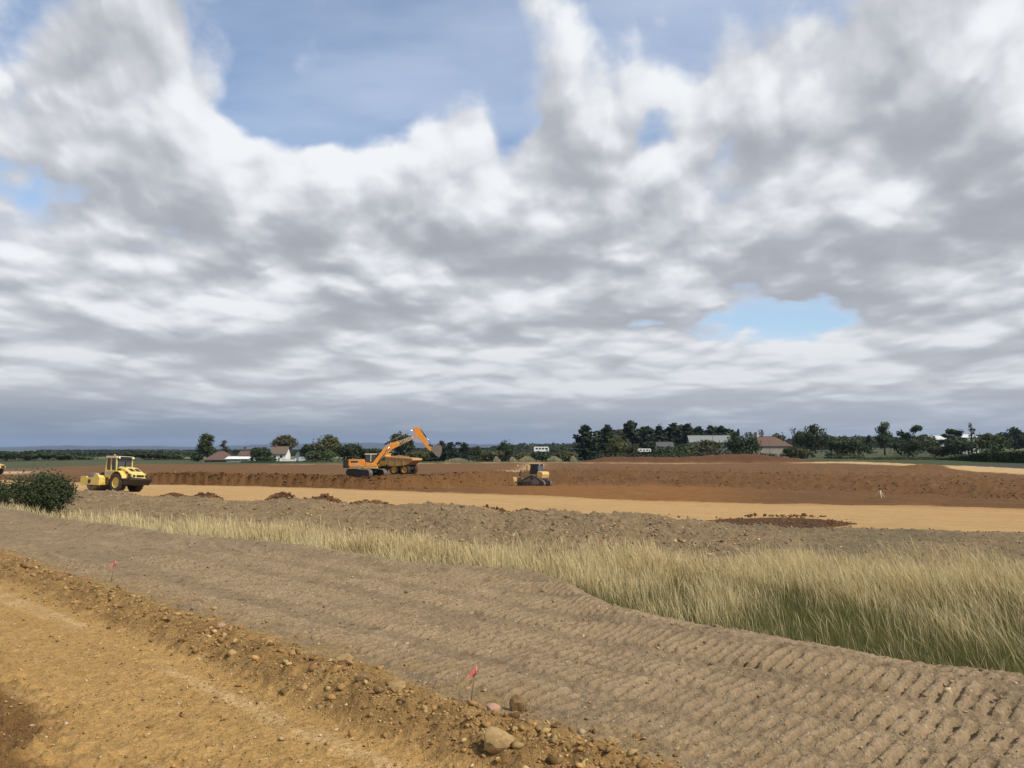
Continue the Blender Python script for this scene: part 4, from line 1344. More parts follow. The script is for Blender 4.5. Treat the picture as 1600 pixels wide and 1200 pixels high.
hedge((935, 1010, 1060), (262, 258, 256), (706.5, 709, 708), (.055, .065, .03), 'low hedge behind the soil bund below the white touring caravan', 306, 2500, leaf=.45)
hedge((1040, 1120, 1210), (250, 250, 246), (704, 706, 708), (.05, .055, .026), 'weedy hedge behind the soil bund below the pale barn', 307, 3000, leaf=.42)
hedge((228, 262, 300), (320, 318, 316), (716, 717.5, 717), (.045, .055, .025), 'low hedge crossing the field left of the brown hip-roofed barn', 308, 1600, leaf=.45)
hedge((1290, 1300, 1330), (258, 256, 254), (708, 708, 709), (.045, .056, .024), 'short dark hedge between the great dome tree and the wide thicket', 309, 900, leaf=.42)
for a in (((-60, 160, 330), (560, 560, 560), (706.5, 708.5, 707), 320, 6000, 'dark belt of far woodland behind the roller'),
          ((300, 450, 600), (620, 640, 640), (704.5, 702.5, 703), 321, 5000, 'dark belt of far woodland behind the white cottage'),
          ((640, 760, 820, 960), (760, 800, 820, 820), (700, 699.5, 692.5, 692), 322, 15000, 'dark belt of far woodland behind the white mobile home'),
          ((930, 1030, 1145), (352, 356, 352), (674, 670, 673), 326, 11000, 'dark shaded wood filling the gaps of the conifer belt'),
          ((1230, 1350, 1480), (640, 640, 620), (685, 682, 684), 323, 9000, 'hazy belt of far woodland behind the tall narrow tree'),
          ((1440, 1560, 1700), (560, 560, 560), (680, 679, 680), 324, 6500, 'dark belt of far woodland at the right edge of the photo'),
          ((60, 200, 420), (1300, 1350, 1400), (703.5, 702.8, 702.6), 325, 5000, 'faint line of distant woodland below the blue hills')):
    hedge(a[0], a[1], a[2], (.044, .060, .027), a[5], a[3], a[4], name='far_woodland', kind='stuff', leaf=1.9 if a[1][0] < 1000 else 3.5)

# pale dry reeds standing in the scrub
def reeds(px, wpx, row, d, hpx, label, seed):
    g = np.random.default_rng(seed)
    n = 260
    x1, k = ray(px, row)
    cx, cy = x1 * d, d
    W = wpx / FPX * d; Hh = hpx / FPX * d
    x = cx + g.normal(0, .26, n) * W; y = cy + g.normal(0, .35, n)
    zb = EYE - k * d
    z = np.minimum(ground_z(x, y, False), zb)
    H = (zb - z) + Hh * (g.uniform(.25, 1.0, n) * np.exp(-((x - cx) / (.42 * W)) ** 2) + .1 * np.abs(fbm(x * 1.5, y, 2, seed)))
    lx = g.normal(-.05, .1, n) * H
    P = np.stack([np.stack([x - .05, y, z], 1), np.stack([x + .05, y, z], 1), np.stack([x + lx + .035, y, z + H], 1), np.stack([x + lx - .035, y, z + H * .97], 1)], 1)
    c = np.array([.40, .36, .23])[None] * (1 + g.normal(0, .25, (n, 1)))
    o = np_mesh('dry_reeds', P.reshape(-1, 3), np.arange(n * 4), np.arange(n) * 4, M_GRASS, np.repeat(np.clip(c, .05, .8), 4, axis=0), smooth=False)
    o['label'] = label; o['kind'] = 'stuff'; o['group'] = 'pale dry reeds along the far edge'
for a in ((716, 40, 720, 240, 5, 'pale reed clump below the ragged tree right of the bucket', 401), (776, 9, 719, 240, 6, 'small pale reed clump left of the solitary round tree', 402),
          (801, 10, 719, 240, 6, 'narrow pale reed clump just right of the solitary round tree foot', 403), (824, 26, 719, 240, 7, 'widest pale reed clump, in the middle of the scrub below the pole', 404),
          (866, 20, 718, 240, 6, 'pale reed clump right of the dark bush below the mobile home', 405), (896, 8, 718, 240, 6, 'last small pale reed clump towards the conifers', 406)):
    reeds(*a)

def near_bush(px, row_b, wpx, top, d, label, seed, n):
    """dark gorse-like bush close enough to show its twigs"""
    g = np.random.default_rng(seed)
    x1, k = ray(px, row_b)
    x, y = x1 * d, d
    z = gz(x, y)
    H = EYE - k_of(top) * d - z
    W = wpx / FPX * d
    t = thing('bush', label, 'bush', (x, y, z - .05), 0, 'dark bushes at the left end of the grass')
    lobes = crown_lobes('bush', W, H, g)
    lo = np.array(lobes); sc = H / (lo[:, 2] + lo[:, 5]).max()
    lobes = [(a, b, c * sc, e, f, h * sc) for a, b, c, e, f, h in lobes]
    pos, nr = lobes_points(lobes, n, g, .4)
    # twigs that stick out of the outline
    up = g.normal(0, 1, (n, 3)) * np.array([.05, .05, .075]) * H
    pos = pos + up
    keep = pos[:, 2] > 0.02
    pos, nr = pos[keep], nr[keep]
    V, F, Cc = leaf_quads(pos, nr, 0.06 * g.uniform(.5, 1.4, len(pos)), leaf_tints(g, pos, (.052, .070, .030), seed), g)
    np_mesh('foliage', V, F, np.arange(len(pos)) * 4, M_LEAF, Cc, smooth=False, parent=t)
    m = MB()
    for i in range(26):
        a = g.uniform(0, 6.28); q = g.uniform(.2, .5)
        m.tube([(.05 * math.cos(a), .05 * math.sin(a), -.1), (W * q * .5 * math.cos(a), W * q * .45 * math.sin(a), H * .5), (W * q * math.cos(a) * .95, W * q * .8 * math.sin(a), H * g.uniform(.75, 1.0))], [.025, .016, .006], 5)
    m.build('stems', M_BARK, t, True)
near_bush(62, 789, 112, 737, 31, 'big dark gorse-like bush at the left edge, in front of the roller', 501, 15000)
near_bush(-22, 792, 80, 742, 33, 'dark bush cut by the left photo edge, beside the big bush', 502, 8000)

# ------------------------------------------------------------------ hills and haze
def build_hills():
    N = 260
    az = np.linspace(-42, 34, N)
    rows = 14
    V, F = [], []
    for j in range(rows):
        f = j / (rows - 1)
        for i, a in enumerate(az):
            r = 7600 + 2600 * f
            th = math.radians(a)
            px = 800 + math.tan(th) * FPX
            crest = np.interp(px, [-300, 0, 100, 250, 420, 560, 640, 760, 900, 1100, 1700], [697.5, 698.5, 696.5, 697.5, 695.0, 691.5, 691.0, 694.5, 698, 701, 702])
            hgt = EYE - k_of(crest) * 9000 + 22 * fbm(np.array([a * .35]), np.array([.3]), 3, 601)[0] + 6 * fbm(np.array([a * 2.5]), np.array([.7]), 2, 602)[0]
            prof = math.sin(math.pi * min(1, f * 1.15) * .5) if f < .87 else 1 - (f - .87) * 2
            V.append((r * math.sin(th), r * math.cos(th), -30 + (hgt + 30) * prof))
    for j in range(rows - 1):
        for i in range(N - 1):
            a = j * N + i
            F.append((a, a + 1, a + N + 1, a + N))
    m = MB(); m.v = V; m.f = F
    o = m.build('hills', mat('wooded_hillside', (.030, .038, .034), .95, scale=.004, var=.5), None, True)
    o['kind'] = 'structure'
build_hills()

def build_haze():
    m = bpy.data.materials.new('haze')
    m.use_nodes = True
    t = NT(m.node_tree)
    t.n.clear()
    out = t.new('ShaderNodeOutputMaterial')
    v = t.new('ShaderNodeVolumePrincipled')
    v.inputs['Color'].default_value = (.42, .56, .86, 1)
    v.inputs['Density'].default_value = 0.00006
    v.inputs['Anisotropy'].default_value = 0.0
    t.l.new(v.outputs[0], out.inputs['Volume'])
    b = MB().box(-12500, 12500, -11000, 12500, -70, 130)
    o = b.build('haze', m)
    o['kind'] = 'stuff'
build_haze()

# ------------------------------------------------------------------ buildings along the far edge
M_WHITE = mat('white_render', (.74, .73, .70), .8, var=.05, scale=.6)
M_GLASS = mat('window_glass', (.03, .035, .04), .12, spec=.6, var=.05)
M_TILE_B = mat('brown_tiles', (.115, .070, .055), .85, scale=2.2, var=.25)
M_TILE_R = mat('red_tiles', (.33, .098, .050), .85, scale=1.6, var=.35, dirt=(.17, .075, .05), dirt_amt=.5)
M_TILE_RB = mat('red_brown_tiles', (.115, .070, .052), .85, scale=1.6, var=.3)
M_THATCH = mat('brown_thatch', (.125, .095, .068), .95, scale=1.5, var=.25)
M_SHEET = mat('pale_grey_sheeting', (.18, .20, .19), .6, scale=.8, var=.1, dirt=(.24, .24, .22), dirt_amt=.4)
M_WSHEET = mat('white_sheeting', (.78, .79, .80), .5, scale=.8, var=.05)
M_WROOF = mat('dulled_white_sheeting', (.52, .54, .56), .6, scale=.8, var=.08)
M_FLINT = mat('flint_wall', (.30, .27, .225), .9, scale=1.4, var=.3)
M_BRICK = mat('brown_brick', (.12, .075, .055), .9, scale=2.5, var=.25)
M_BLUEG = mat('blue_grey_boards', (.33, .40, .45), .8, scale=1.2, var=.1)
M_DOOR = mat('dark_door', (.06, .05, .045), .6)
M_SLATE = mat('dark_slate', (.075, .075, .085), .8, scale=1.5, var=.2)
M_POLE = mat('pole_timber', (.16, .13, .10), .9, scale=5, var=.2)

def house(name, cat, label, px0, px1, d, eave, ridge, base, deep, roof, wall, hip=0.0, rz=0.0, gable_in=0.0, chim=(), wins=(), doors=(), over=0.25, tile=True, roof2=None, base_z=None):
    """px0..px1 at distance d, wall top at row eave, ridge at row ridge, foot at row base; wins (fraction, z fraction, w, h)"""
    W = (px1 - px0) / FPX * d
    cx = ((px0 + px1) / 2 - 800) / FPX * d
    z0 = min(EYE - k_of(base) * d, gz(cx, d + deep / 2, False)) - .05
    ze = EYE - k_of(eave) * d - z0
    zr = EYE - k_of(ridge) * d - z0
    t = thing(name, label, cat, (cx, d + deep / 2, z0), rz)
    hw, hd = W / 2, deep / 2
    wl = MB().box(-hw, hw, -hd, hd, -.5, ze)
    wo = None
    if hip <= 0:
        wl.add([(-hw, -hd, ze), (-hw, hd, ze), (-hw, 0, zr - .12), (hw, -hd, ze), (hw, hd, ze), (hw, 0, zr - .12)], [(0, 2, 1), (3, 4, 5), (0, 3, 5, 2), (1, 2, 5, 4)])
    wo = wl.build('wall', wall, t)
    rx = hw - hip
    o = over
    e = ze - o * (zr - ze) / max(hd, .1)
    top = [(-rx - (o if hip <= 0 else 0), 0, zr), (rx + (o if hip <= 0 else 0), 0, zr)]
    bot = [(-hw - o, -hd - o, e), (hw + o, -hd - o, e), (hw + o, hd + o, e), (-hw - o, hd + o, e)]
    th = .14
    def slab(pts, nm, m_, lab=None):
        n = len(pts)
        up = [(x, y, z + th) for x, y, z in pts]
        return MB().add(list(pts) + up, [tuple(range(n))[::-1], tuple(range(n, 2 * n))] + [(i, (i + 1) % n, n + (i + 1) % n, n + i) for i in range(n)]).build(nm, m_, t, label=lab)
    ro = slab([bot[0], bot[1], top[1], top[0]], 'roof', roof)
    slab([bot[2], bot[3], top[0], top[1]], 'roof', roof)
    if hip > 0:
        slab([bot[1], bot[2], top[1]], 'roof_hip', roof2 or roof)
        slab([bot[3], bot[0], top[0]], 'roof_hip', roof)
    MB().box(top[0][0], top[1][0], -.09, .09, zr + th, zr + th + .10).build('ridge', roof, ro)
    for (f, w, h) in chim:
        x = -hw + f * W
        c = MB().box(x - w / 2, x + w / 2, -.3, .3, zr - .5, zr + h).box(x - w / 2 - .05, x + w / 2 + .05, -.35, .35, zr + h - .15, zr + h).build('chimney', M_BRICK, ro)
    for (f, zf, w, h) in wins:
        x = -hw + f * W; z = zf * ze
        fr = MB().box(x - w / 2, x + w / 2, -hd - .05, -hd + .02, z, z + h).build('window', M_WHITE if wall is not M_WHITE else M_DOOR, t)
        MB().box(x - w / 2 + .08, x - .03, -hd - .07, -hd - .045, z + .08, z + h - .08).box(x + .03, x + w / 2 - .08, -hd - .07, -hd - .045, z + .08, z + h - .08).build('pane', M_GLASS, fr)
    for (f, w, h) in doors:
        x = -hw + f * W
        dr = MB().box(x - w / 2, x + w / 2, -hd - .06, -hd + .02, 0, h).build('door', M_DOOR, t)
        MB().box(x + w * .32, x + w * .4, -hd - .1, -hd - .055, h * .5, h * .5 + .06).build('handle', M_SHEET, dr)
    return t

house('hip_roofed_barn', 'barn', 'brown hip-roofed barn below the tall lobed tree on the left', 322, 360, 268, 718, 705.5, 724, 7.5, M_TILE_B, M_BRICK, hip=3.0, doors=((.3, 1.4, 1.1),), over=.35)
house('low_white_building', 'shed', 'low white flat-roofed shed right of the brown hip-roofed barn', 355, 389, 262, 717, 714.5, 722.5, 5, M_WSHEET, M_SHEET, over=.3, wins=((.3, .3, .9, .5), (.6, .3, .9, .5)))
house('tiled_house', 'house', 'small brown-roofed house with chimneys between the hip-roofed barn and the white cottage', 374, 395, 292, 712, 705, 720, 6, M_TILE_RB, M_FLINT, chim=((.28, .8, 1.5), (.85, .7, .8)), wins=((.35, .45, .9, .7),))
house('white_cottage', 'cottage', 'white cottage with brown thatched roof, half hidden by the dark tree', 424, 447.5, 274, 708.5, 698, 722, 6, M_THATCH, M_WHITE, chim=((.18, .8, .9),), wins=((.28, .5, .8, .8), (.72, .52, .8, .8), (.28, .1, .8, .8)), doors=((.62, .9, 1.5),), over=.4)
house('boarded_house', 'house', 'blue grey boarded gable house right of the white cottage wall', 462, 474, 276, 712, 708, 721, 5, M_SLATE, M_BLUEG, rz=.5, wins=((.5, .4, .7, .7),))
house('slate_roofed_house', 'house', 'small slate-roofed house half sunk behind the field left of the roller', 92, 108, 340, 726, 722, 730, 7, M_SLATE, M_BRICK, wins=((.5, .3, .8, .5),))
house('dark_roofed_house', 'house', 'small dark-roofed house peeping between the conifers and the thicket', 1027, 1052, 292, 698, 691, 706, 6, M_SLATE, M_FLINT, wins=((.25, .35, .7, .7), (.7, .35, .7, .7)), chim=((.2, .6, .6),))
house('pale_roofed_barn', 'barn', 'long barn with pale grey sheet roof showing over the thicket', 1082, 1145, 312, 691, 680.5, 712, 14, M_SHEET, M_SHEET, hip=0, rz=-.12, over=.4)
house('red_roofed_barn', 'barn', 'flint barn with red tiled hipped roof right of the big bushy tree', 1172, 1236, 274, 696.5, 682.5, 708, 9, M_TILE_RB, M_FLINT, hip=4.2, roof2=M_TILE_R, chim=((.22, .7, 1.6), (.38, .5, 2.4)), doors=((.74, 1.2, 1.9),), wins=((.55, .35, .5, .7), (.9, .35, .5, .7)), over=.35)  # right hip gets a redder tile than the browner other slopes
house('white_roofed_shed', 'shed', 'white shed roof left of the spiky dark tree on the right horizon', 1459, 1483, 330, 686.5, 681, 698, 9, M_WROOF, M_WROOF, over=.4)
house('white_roofed_shed', 'shed', 'white shed roof glimpsed between the wind-blown pine and the broad green bush', 1503, 1527, 332, 683.5, 679, 696, 9, M_WROOF, M_WROOF, over=.4)

# garden wall of the cottage
def garden_wall():
    d = 262
    a = at_d(438, 718, d); b = at_d(462, 718, d)
    z0 = gz(a.x, d, False)
    t = thing('garden_wall', 'long low white garden wall beside the white cottage', 'wall', ((a.x + b.x) / 2, d, z0))
    hw = (b.x - a.x) / 2; h = a.z - z0
    MB().box(-hw, hw, -.15, .15, -.4, h).build('wall_face', M_WHITE, t)
    MB().box(-hw - .05, hw + .05, -.2, .2, h, h + .08).build('coping', M_WSHEET, t)
    for f in (-1, 1):
        MB().box(f * hw - .2, f * hw + .2, -.22, .22, -.4, h + .35).build('pier', M_WHITE, t)
garden_wall()

M_RUBBER = mat('tyre_rubber', (.035, .030, .027), .85, scale=6, var=.2, dirt=(.16, .095, .045), dirt_amt=.55)
M_DARK = mat('dark_steel', (.035, .033, .032), .6, scale=4, var=.2, dirt=(.16, .10, .05), dirt_amt=.5)

def caravan(px0, px1, d, top, base, label, name, cat, wheels=True):
    W = (px1 - px0) / FPX * d
    cx = ((px0 + px1) / 2 - 800) / FPX * d
    g0 = gz(cx, d, False)
    z0 = max(EYE - k_of(base) * d, g0)
    H = EYE - k_of(top) * d - z0
    t = thing(name, label, cat, (cx, d, z0))
    hw = W / 2
    # body floats on legs / axle: a chamfered outline
    zb = .45 if wheels else .25
    MB().prism([(-hw, zb), (hw * .92, zb), (hw, zb + .5), (hw * .97, H * .7), (hw * .86, H), (-hw * .93, H), (-hw, H * .92)], -1.1, 1.1, .06).build('body', M_WSHEET, t)
    for f in (-.55, -.05, .42) if wheels else (-.62, -.2, .2, .62):
        w = MB().box(f * hw - hw * .14, f * hw + hw * .14, -1.14, -1.09, H * .52, H * .80).build('window', M_DARK, t)
        MB().box(f * hw - hw * .11, f * hw + hw * .11, -1.16, -1.135, H * .55, H * .77).build('pane', M_GLASS, w)
    MB().box(hw * .66, hw * .84, -1.14, -1.09, zb + .05, H * .82).build('door', M_SHEET, t)
    if wheels:
        for y in (-1, 1):
            MB().wheel(0, y, .33, [(.0, -.1), (.3, -.1), (.33, -.05), (.33, .05), (.3, .1), (0, .1)], 16).build('wheel', M_RUBBER, t, True)
        MB().tube([(hw * .9, 0, .4), (hw * 1.25, 0, .42)], .05).tube([(hw * 1.2, 0, .45), (hw * 1.2, 0, 0)], .04).build('tow_bar', M_DARK, t)
    else:
        for f in (-.8, -.3, .3, .8):
            MB().box(f * hw - .12, f * hw + .12, -.9, .9, min(-.1, g0 - z0), .3).build('leg', M_BRICK, t)
    return t
caravan(995, 1016, 282, 701, 708, 'white touring caravan parked below the dark conifers', 'touring_caravan', 'caravan')
caravan(834, 857.5, 300, 698, 706.5, 'white mobile home standing on the skyline above the scrub', 'mobile_home', 'mobile home', False)

def pole(px, top, base, d, label, r=.11, arm=True):
    x = (px - 800) / FPX * d
    z0 = min(EYE - k_of(base) * d, gz(x, d, False)); H = EYE - k_of(top) * d - z0
    t = thing('utility_pole', label, 'pole', (x, d, z0))
    MB().tube([(0, 0, -.4), (0, 0, H * .6), (0, 0, H)], [r, r * .85, r * .7], 8).build('shaft', M_POLE, t, True)
    if arm:
        MB().box(-.7, .7, -.06, .06, H - .5, H - .4).build('cross_arm', M_POLE, t)
        for sx in (-.6, .6):
            MB().tube([(sx, 0, H - .4), (sx, 0, H - .22)], .04, 6).build('insulator', M_WSHEET, t)
pole(829.5, 694.5, 712, 262, 'slim utility pole standing left of the white mobile home', .10)
pole(1113, 679, 700, 290, 'utility pole in front of the pale grey barn roof', .14)
pole(1201.5, 678, 697, 268, 'dark thin pole rising against the ridge of the red-roofed barn', .08, False)

# ------------------------------------------------------------------ machines
M_YEL = mat('pale_yellow_paint', (.72, .54, .14), .45, scale=2.5, var=.10, dirt=(.40, .26, .11), dirt_amt=.45)
M_YEL2 = mat('deep_yellow_paint', (.62, .36, .03), .5, scale=2.5, var=.12, dirt=(.36, .21, .08), dirt_amt=.5)
M_ORA = mat('orange_paint', (.66, .255, .032), .45, scale=2.0, var=.10, dirt=(.40, .20, .07), dirt_amt=.35)
M_TAN = mat('dusty_tan_paint', (.46, .29, .11), .7, scale=2.0, var=.15, dirt=(.33, .19, .09), dirt_amt=.7)
M_STEEL = mat('worn_steel', (.20, .175, .15), .55, metal=.3, scale=3, var=.25, dirt=(.15, .09, .05), dirt_amt=.5)
M_CHROME = mat('cylinder_rod', (.55, .55, .55), .25, metal=.9)
M_BLACK = mat('black_paint', (.018, .018, .019), .55, scale=3, var=.2, dirt=(.10, .06, .03), dirt_amt=.3)
M_CAB = mat('cab_glass', (.045, .055, .06), .10, spec=.7, var=.05)
M_GREYD = mat('grey_decal', (.36, .37, .38), .5)
M_CREAM = mat('cream_paint', (.70, .63, .45), .5, dirt=(.4, .28, .14), dirt_amt=.3)
M_LAMP = mat('lamp_lens', (.78, .78, .74), .2)
M_SOIL = mat('loaded_soil', (.20, .115, .055), .95, scale=3, var=.4, bump=.8)

def tyre(t, cx, cy, r, w, hub_m, lugs=22, name='wheel', outer=-1):
    """wheel with a lugged tyre and a dished rim; cy is the middle of the tread"""
    root = MB().wheel(cx, cy, r, [(r * .56, -w * .42), (r * .60, -w * .5), (r * .90, -w * .5), (r * .955, -w * .40), (r * .955, w * .40), (r * .90, w * .5), (r * .60, w * .5), (r * .56, w * .42)], 32).build(name, M_RUBBER, t, True)
    m = MB()
    for i in range(lugs):
        for sgn in (-1, 1):
            a = 2 * math.pi * (i + (0.25 if sgn > 0 else -.25)) / lugs
            da = .16
            c0 = [(r * .94, a - .07, sgn * w * .02), (r * .94, a + .07, sgn * w * .02), (r * .94, a + .07 + da, sgn * w * .49), (r * .94, a - .07 + da, sgn * w * .49)]
            vs = [(cx + q * math.cos(b), cy + yy, r + q * math.sin(b)) for q, b, yy in c0] + [(cx + r * 1.0 * math.cos(b), cy + yy, r + r * 1.0 * math.sin(b)) for q, b, yy in c0]
            m.add(vs, [(0, 1, 2, 3), (7, 6, 5, 4), (0, 4, 5, 1), (1, 5, 6, 2), (2, 6, 7, 3), (3, 7, 4, 0)])
    tr = m.build('tread', M_RUBBER, root)
    o = outer
    MB().wheel(cx, cy, r, [(r * .57, -w * .45 * -o), (r * .54, o * w * .40), (r * .40, o * w * .22), (r * .22, o * w * .20), (r * .20, o * w * .34), (0.001, o * w * .36)], 24).build('rim', hub_m, root, True)
    return root

def track_run(t, pts, y0, y1, pad_m, name='track', pitch=.2, belt_m=None):
    """crawler belt round an outline (x, z): one shoe after another with a grouser bar"""
    pts = [Vector((p[0], p[1])) for p in pts]
    n = len(pts)
    seg = [(pts[(i + 1) % n] - pts[i]).length for i in range(n)]
    tot = sum(seg); cnt = int(tot / pitch)
    root = MB().prism([(p.x, p.y) for p in pts], y0 + .03, y1 - .03).build(name, belt_m or M_BLACK, t)
    m = MB()
    area = sum(pts[i].x * pts[(i + 1) % n].y - pts[(i + 1) % n].x * pts[i].y for i in range(n))
    for k in range(cnt):
        q = tot * k / cnt
        i = 0
        while q > seg[i]: q -= seg[i]; i += 1
        d = (pts[(i + 1) % n] - pts[i]).normalized()
        p = pts[i] + d * q
        nn = Vector((d.y, -d.x)) * (1 if area > 0 else -1)
        def P(a, b): 
            v = p + d * a + nn * b
            return (v.x, v.y)
        m.prism([P(-pitch * .46, 0.0), P(pitch * .46, 0.0), P(pitch * .46, .035), P(.03, .035), P(.02, .085), P(-.02, .085), P(-.03, .035), P(-pitch * .46, .035)], y0, y1)
    m.build('track_shoes', pad_m, root)
    return root

def cylinder_ram(t, a, b, r, name='hydraulic_ram', split=.55):
    a, b = Vector(a), Vector(b)
    o = MB().tube([a, a.lerp(b, split)], r, 10).build(name, M_DARK, t, True)
    MB().tube([a.lerp(b, split), b], r * .55, 8).build('rod', M_CHROME, o, True)
    return o

# --- road roller
def build_roller():
    t = thing('road_roller', 'pale yellow single drum road roller parked on the ochre road at left', 'road roller', (0, 0, 0))
    W = 1.06
    # drum and its yoke
    dr = MB().wheel(1.75, 0, .77, [(.001, -W), (.70, -W), (.77, -W + .05), (.77, W - .05), (.70, W), (.001, W)], 40).build('drum', M_STEEL, t, True)
    MB().wheel(1.75, 0, .77, [(.001, -W - .12), (.34, -W - .12), (.38, -W - .02), (.42, -W + .01)], 20).build('drum_hub', M_BLACK, dr, True)
    MB().wheel(1.75, 0, .77, [(.42, W - .01), (.38, W + .02), (.34, W + .12), (.001, W + .12)], 20).build('drum_hub', M_BLACK, dr, True)
    for sgn in (-1, 1):
        y0, y1 = (W + .05, W + .21) if sgn > 0 else (-W - .21, -W - .05)
        MB().prism([(.42, .50), (2.85, .50), (3.0, .62), (3.0, 1.20), (2.25, 1.22), (2.15, 1.12), (1.35, 1.12), (1.25, 1.22), (.95, 1.50), (.72, 1.46), (.42, 1.10)], y0, y1, .03).build('side_frame', M_YEL, t)
        cover = MB().wheel(1.75, (y1 if sgn > 0 else y0), .80, [(.001, sgn * .03), (.17, sgn * .03), (.19, 0.0)], 18).build('hub_cover', M_BLACK, t)
    MB().box(2.80, 3.0, -W - .05, W + .05, .62, 1.22, .03).build('front_beam', M_YEL, t)
    MB().prism([(.40, .55), (.75, .55), (.82, 1.05), (.70, 1.35), (.40, 1.15)], -W - .05, W + .05, .03).build('rear_beam', M_YEL, t)
    MB().box(2.62, 2.74, -W + .02, W - .02, 1.05, 1.22).build('scraper', M_BLACK, t)
    MB().tube([(1.2, -.55, 1.42), (1.2, .55, 1.42)], .17, 16).build('vibration_motor', M_BLACK, t, True)
    # articulation joint
    MB().prism([(-.35, .45), (.42, .50), (.42, 1.05), (.1, 1.15), (-.35, 1.1)], -.38, .38, .03).build('articulation_joint', M_BLACK, t)
    cylinder_ram(t, (-.3, .5, .8), (.45, .62, .8), .06)
    cylinder_ram(t, (-.3, -.5, .8), (.45, -.62, .8), .06)
    # rear chassis
    MB().box(-2.55, -.3, -.50, .50, .55, 1.25, .03).build('chassis', M_BLACK, t)
    for sgn in (-1, 1):
        tyre(t, -1.45, sgn * .82, .78, .58, M_YEL, outer=sgn)
        # mudguard arch
        m = MB(); n = 12
        ring = [(-1.45 + .92 * math.cos(a), .86 + .92 * math.sin(a)) for a in [math.radians(12 + 150 * i / n) for i in range(n + 1)]]
        inner = [(-1.45 + .84 * math.cos(a), .86 + .84 * math.sin(a)) for a in [math.radians(12 + 150 * i / n) for i in range(n + 1)]]
        m.prism(ring + inner[::-1], *( (.50, 1.12) if sgn > 0 else (-1.12, -.50)))
        m.build('mudguard', M_YEL, t)
    # bonnet: high at the cab, falling to the tail
    hood = MB().prism([(-.95, 1.28), (-.95, 2.02), (-1.15, 2.12), (-1.9, 2.02), (-2.55, 1.72), (-3.02, 1.50), (-3.08, 1.22), (-2.6, 1.22), (-2.2, 1.22)], -.70, .70, .12).build('bonnet', M_YEL, t)
    for y0, y1 in ((-.46, -.08), (.08, .46)):
        MB().prism([(-2.06, 1.975), (-2.52, 1.77), (-2.50, 1.735), (-2.04, 1.94)], y0, y1).build('vent', M_BLACK, hood)
    for sgn in (-1, 1):
        y = sgn * .70
        MB().prism([(-1.05, 1.55), (-1.05, 1.92), (-1.45, 1.92), (-1.60, 1.70)], y - .015, y + .015).build('side_grille', M_BLACK, hood)
        MB().prism([(-2.45, 1.30), (-2.4, 1.58), (-2.72, 1.48), (-2.85, 1.30)], y - .015, y + .015).build('side_grille', M_BLACK, hood)
        MB().prism([(-2.15, 1.60), (-2.12, 1.78), (-2.40, 1.66), (-2.40, 1.52)], y - .015, y + .015).build('side_grille', M_BLACK, hood)
    MB().box(-3.11, -3.06, -.34, .34, 1.30, 1.46).build('tail_grille', M_BLACK, hood)
    for sgn in (-1, 1):
        MB().box(-3.10, -3.04, sgn * .55 - .09, sgn * .55 + .09, 1.28, 1.46).build('tail_light', M_BLACK, hood)
    MB().tube([(-1.6, .40, 1.9), (-1.6, .40, 2.5), (-1.66, .40, 2.58)], .05, 8).build('exhaust', M_BLACK, t, True)
    # tail weight
    MB().prism([(-2.25, 1.16), (-3.30, 1.20), (-3.32, 1.05), (-2.95, .62), (-2.25, .62)], -1.05, 1.05, .05).build('tail_weight', M_BLACK, t)
    # cab
    MB().prism([(-.95, 1.15), (.25, 1.15), (.55, 1.40), (.50, 1.80), (-.95, 1.80)], -.78, .78, .04).build('cab_base', M_YEL, t)
    for sgn in (-1, 1):
        for (x0, x1, xb0, xb1) in ((.40, .34, .50, .44), (-.42, -.42, -.36, -.36), (-.93, -.90, -.87, -.84)):
            pass
    posts = ((.44, .34), (-.93, -.85), (-.22, -.22))
    for (xb, xt) in posts:
        for sgn in (-1, 1):
            y = sgn * .735
            MB().prism([(xb - .05, 1.78), (xb + .05, 1.78), (xt + .05, 2.84), (xt - .05, 2.84)], y - .04, y + .04).build('cab_post', M_YEL, t)
    MB().prism([(-.86, 1.80), (.40, 1.80), (.30, 2.83), (-.80, 2.83)], -.70, .70).build('cab_glazing', M_CAB, t)
    MB().prism([(-1.02, 2.82), (.50, 2.82), (.50, 2.92), (.38, 2.99), (-.90, 2.99), (-1.02, 2.92)], -.82, .82, .03).build('cab_roof', M_CREAM, t)
    MB().box(-1.06, -1.015, -.5, .5, 2.80, 2.96).build('sun_visor', M_BLACK, t)
    for y in (-.66, .66):
        lm = MB().box(-1.10, -1.0, y - .11, y + .11, 2.78, 2.97, .02).build('work_lamp', M_BLACK, t)
        MB().box(-1.115, -1.10, y - .09, y + .09, 2.80, 2.95).build('lens', M_LAMP, lm)
        MB().box(.5, .6, y - .1, y + .1, 2.78, 2.93).build('work_lamp', M_BLACK, t)
    MB().tube([(-.3, .55, 2.99), (-.3, .55, 3.13)], .07, 10).build('beacon', M_ORA, t, True)
    for sgn in (-1, 1):
        MB().prism([(-.55, 1.45), (.30, 1.40), (.38, 1.62), (-.55, 1.70)], sgn * .785 - .008, sgn * .785 + .008).build('decal', M_GREYD, t)
        MB().tube([(-.1, sgn * .84, 1.2), (-.1, sgn * .98, 1.2), (-.1, sgn * .98, .7), (-.1, sgn * .84, .7)], .025, 6).build('step', M_BLACK, t)
    MB().tube([(-.2, .80, 1.85), (-.2, .90, 1.9), (-.2, .90, 2.6), (-.2, .8, 2.65)], .018, 6).build('grab_rail', M_BLACK, t)
    return t
roller = build_roller()
rp = at_d(183.5, 764, 69.5)
hd = math.radians(151)
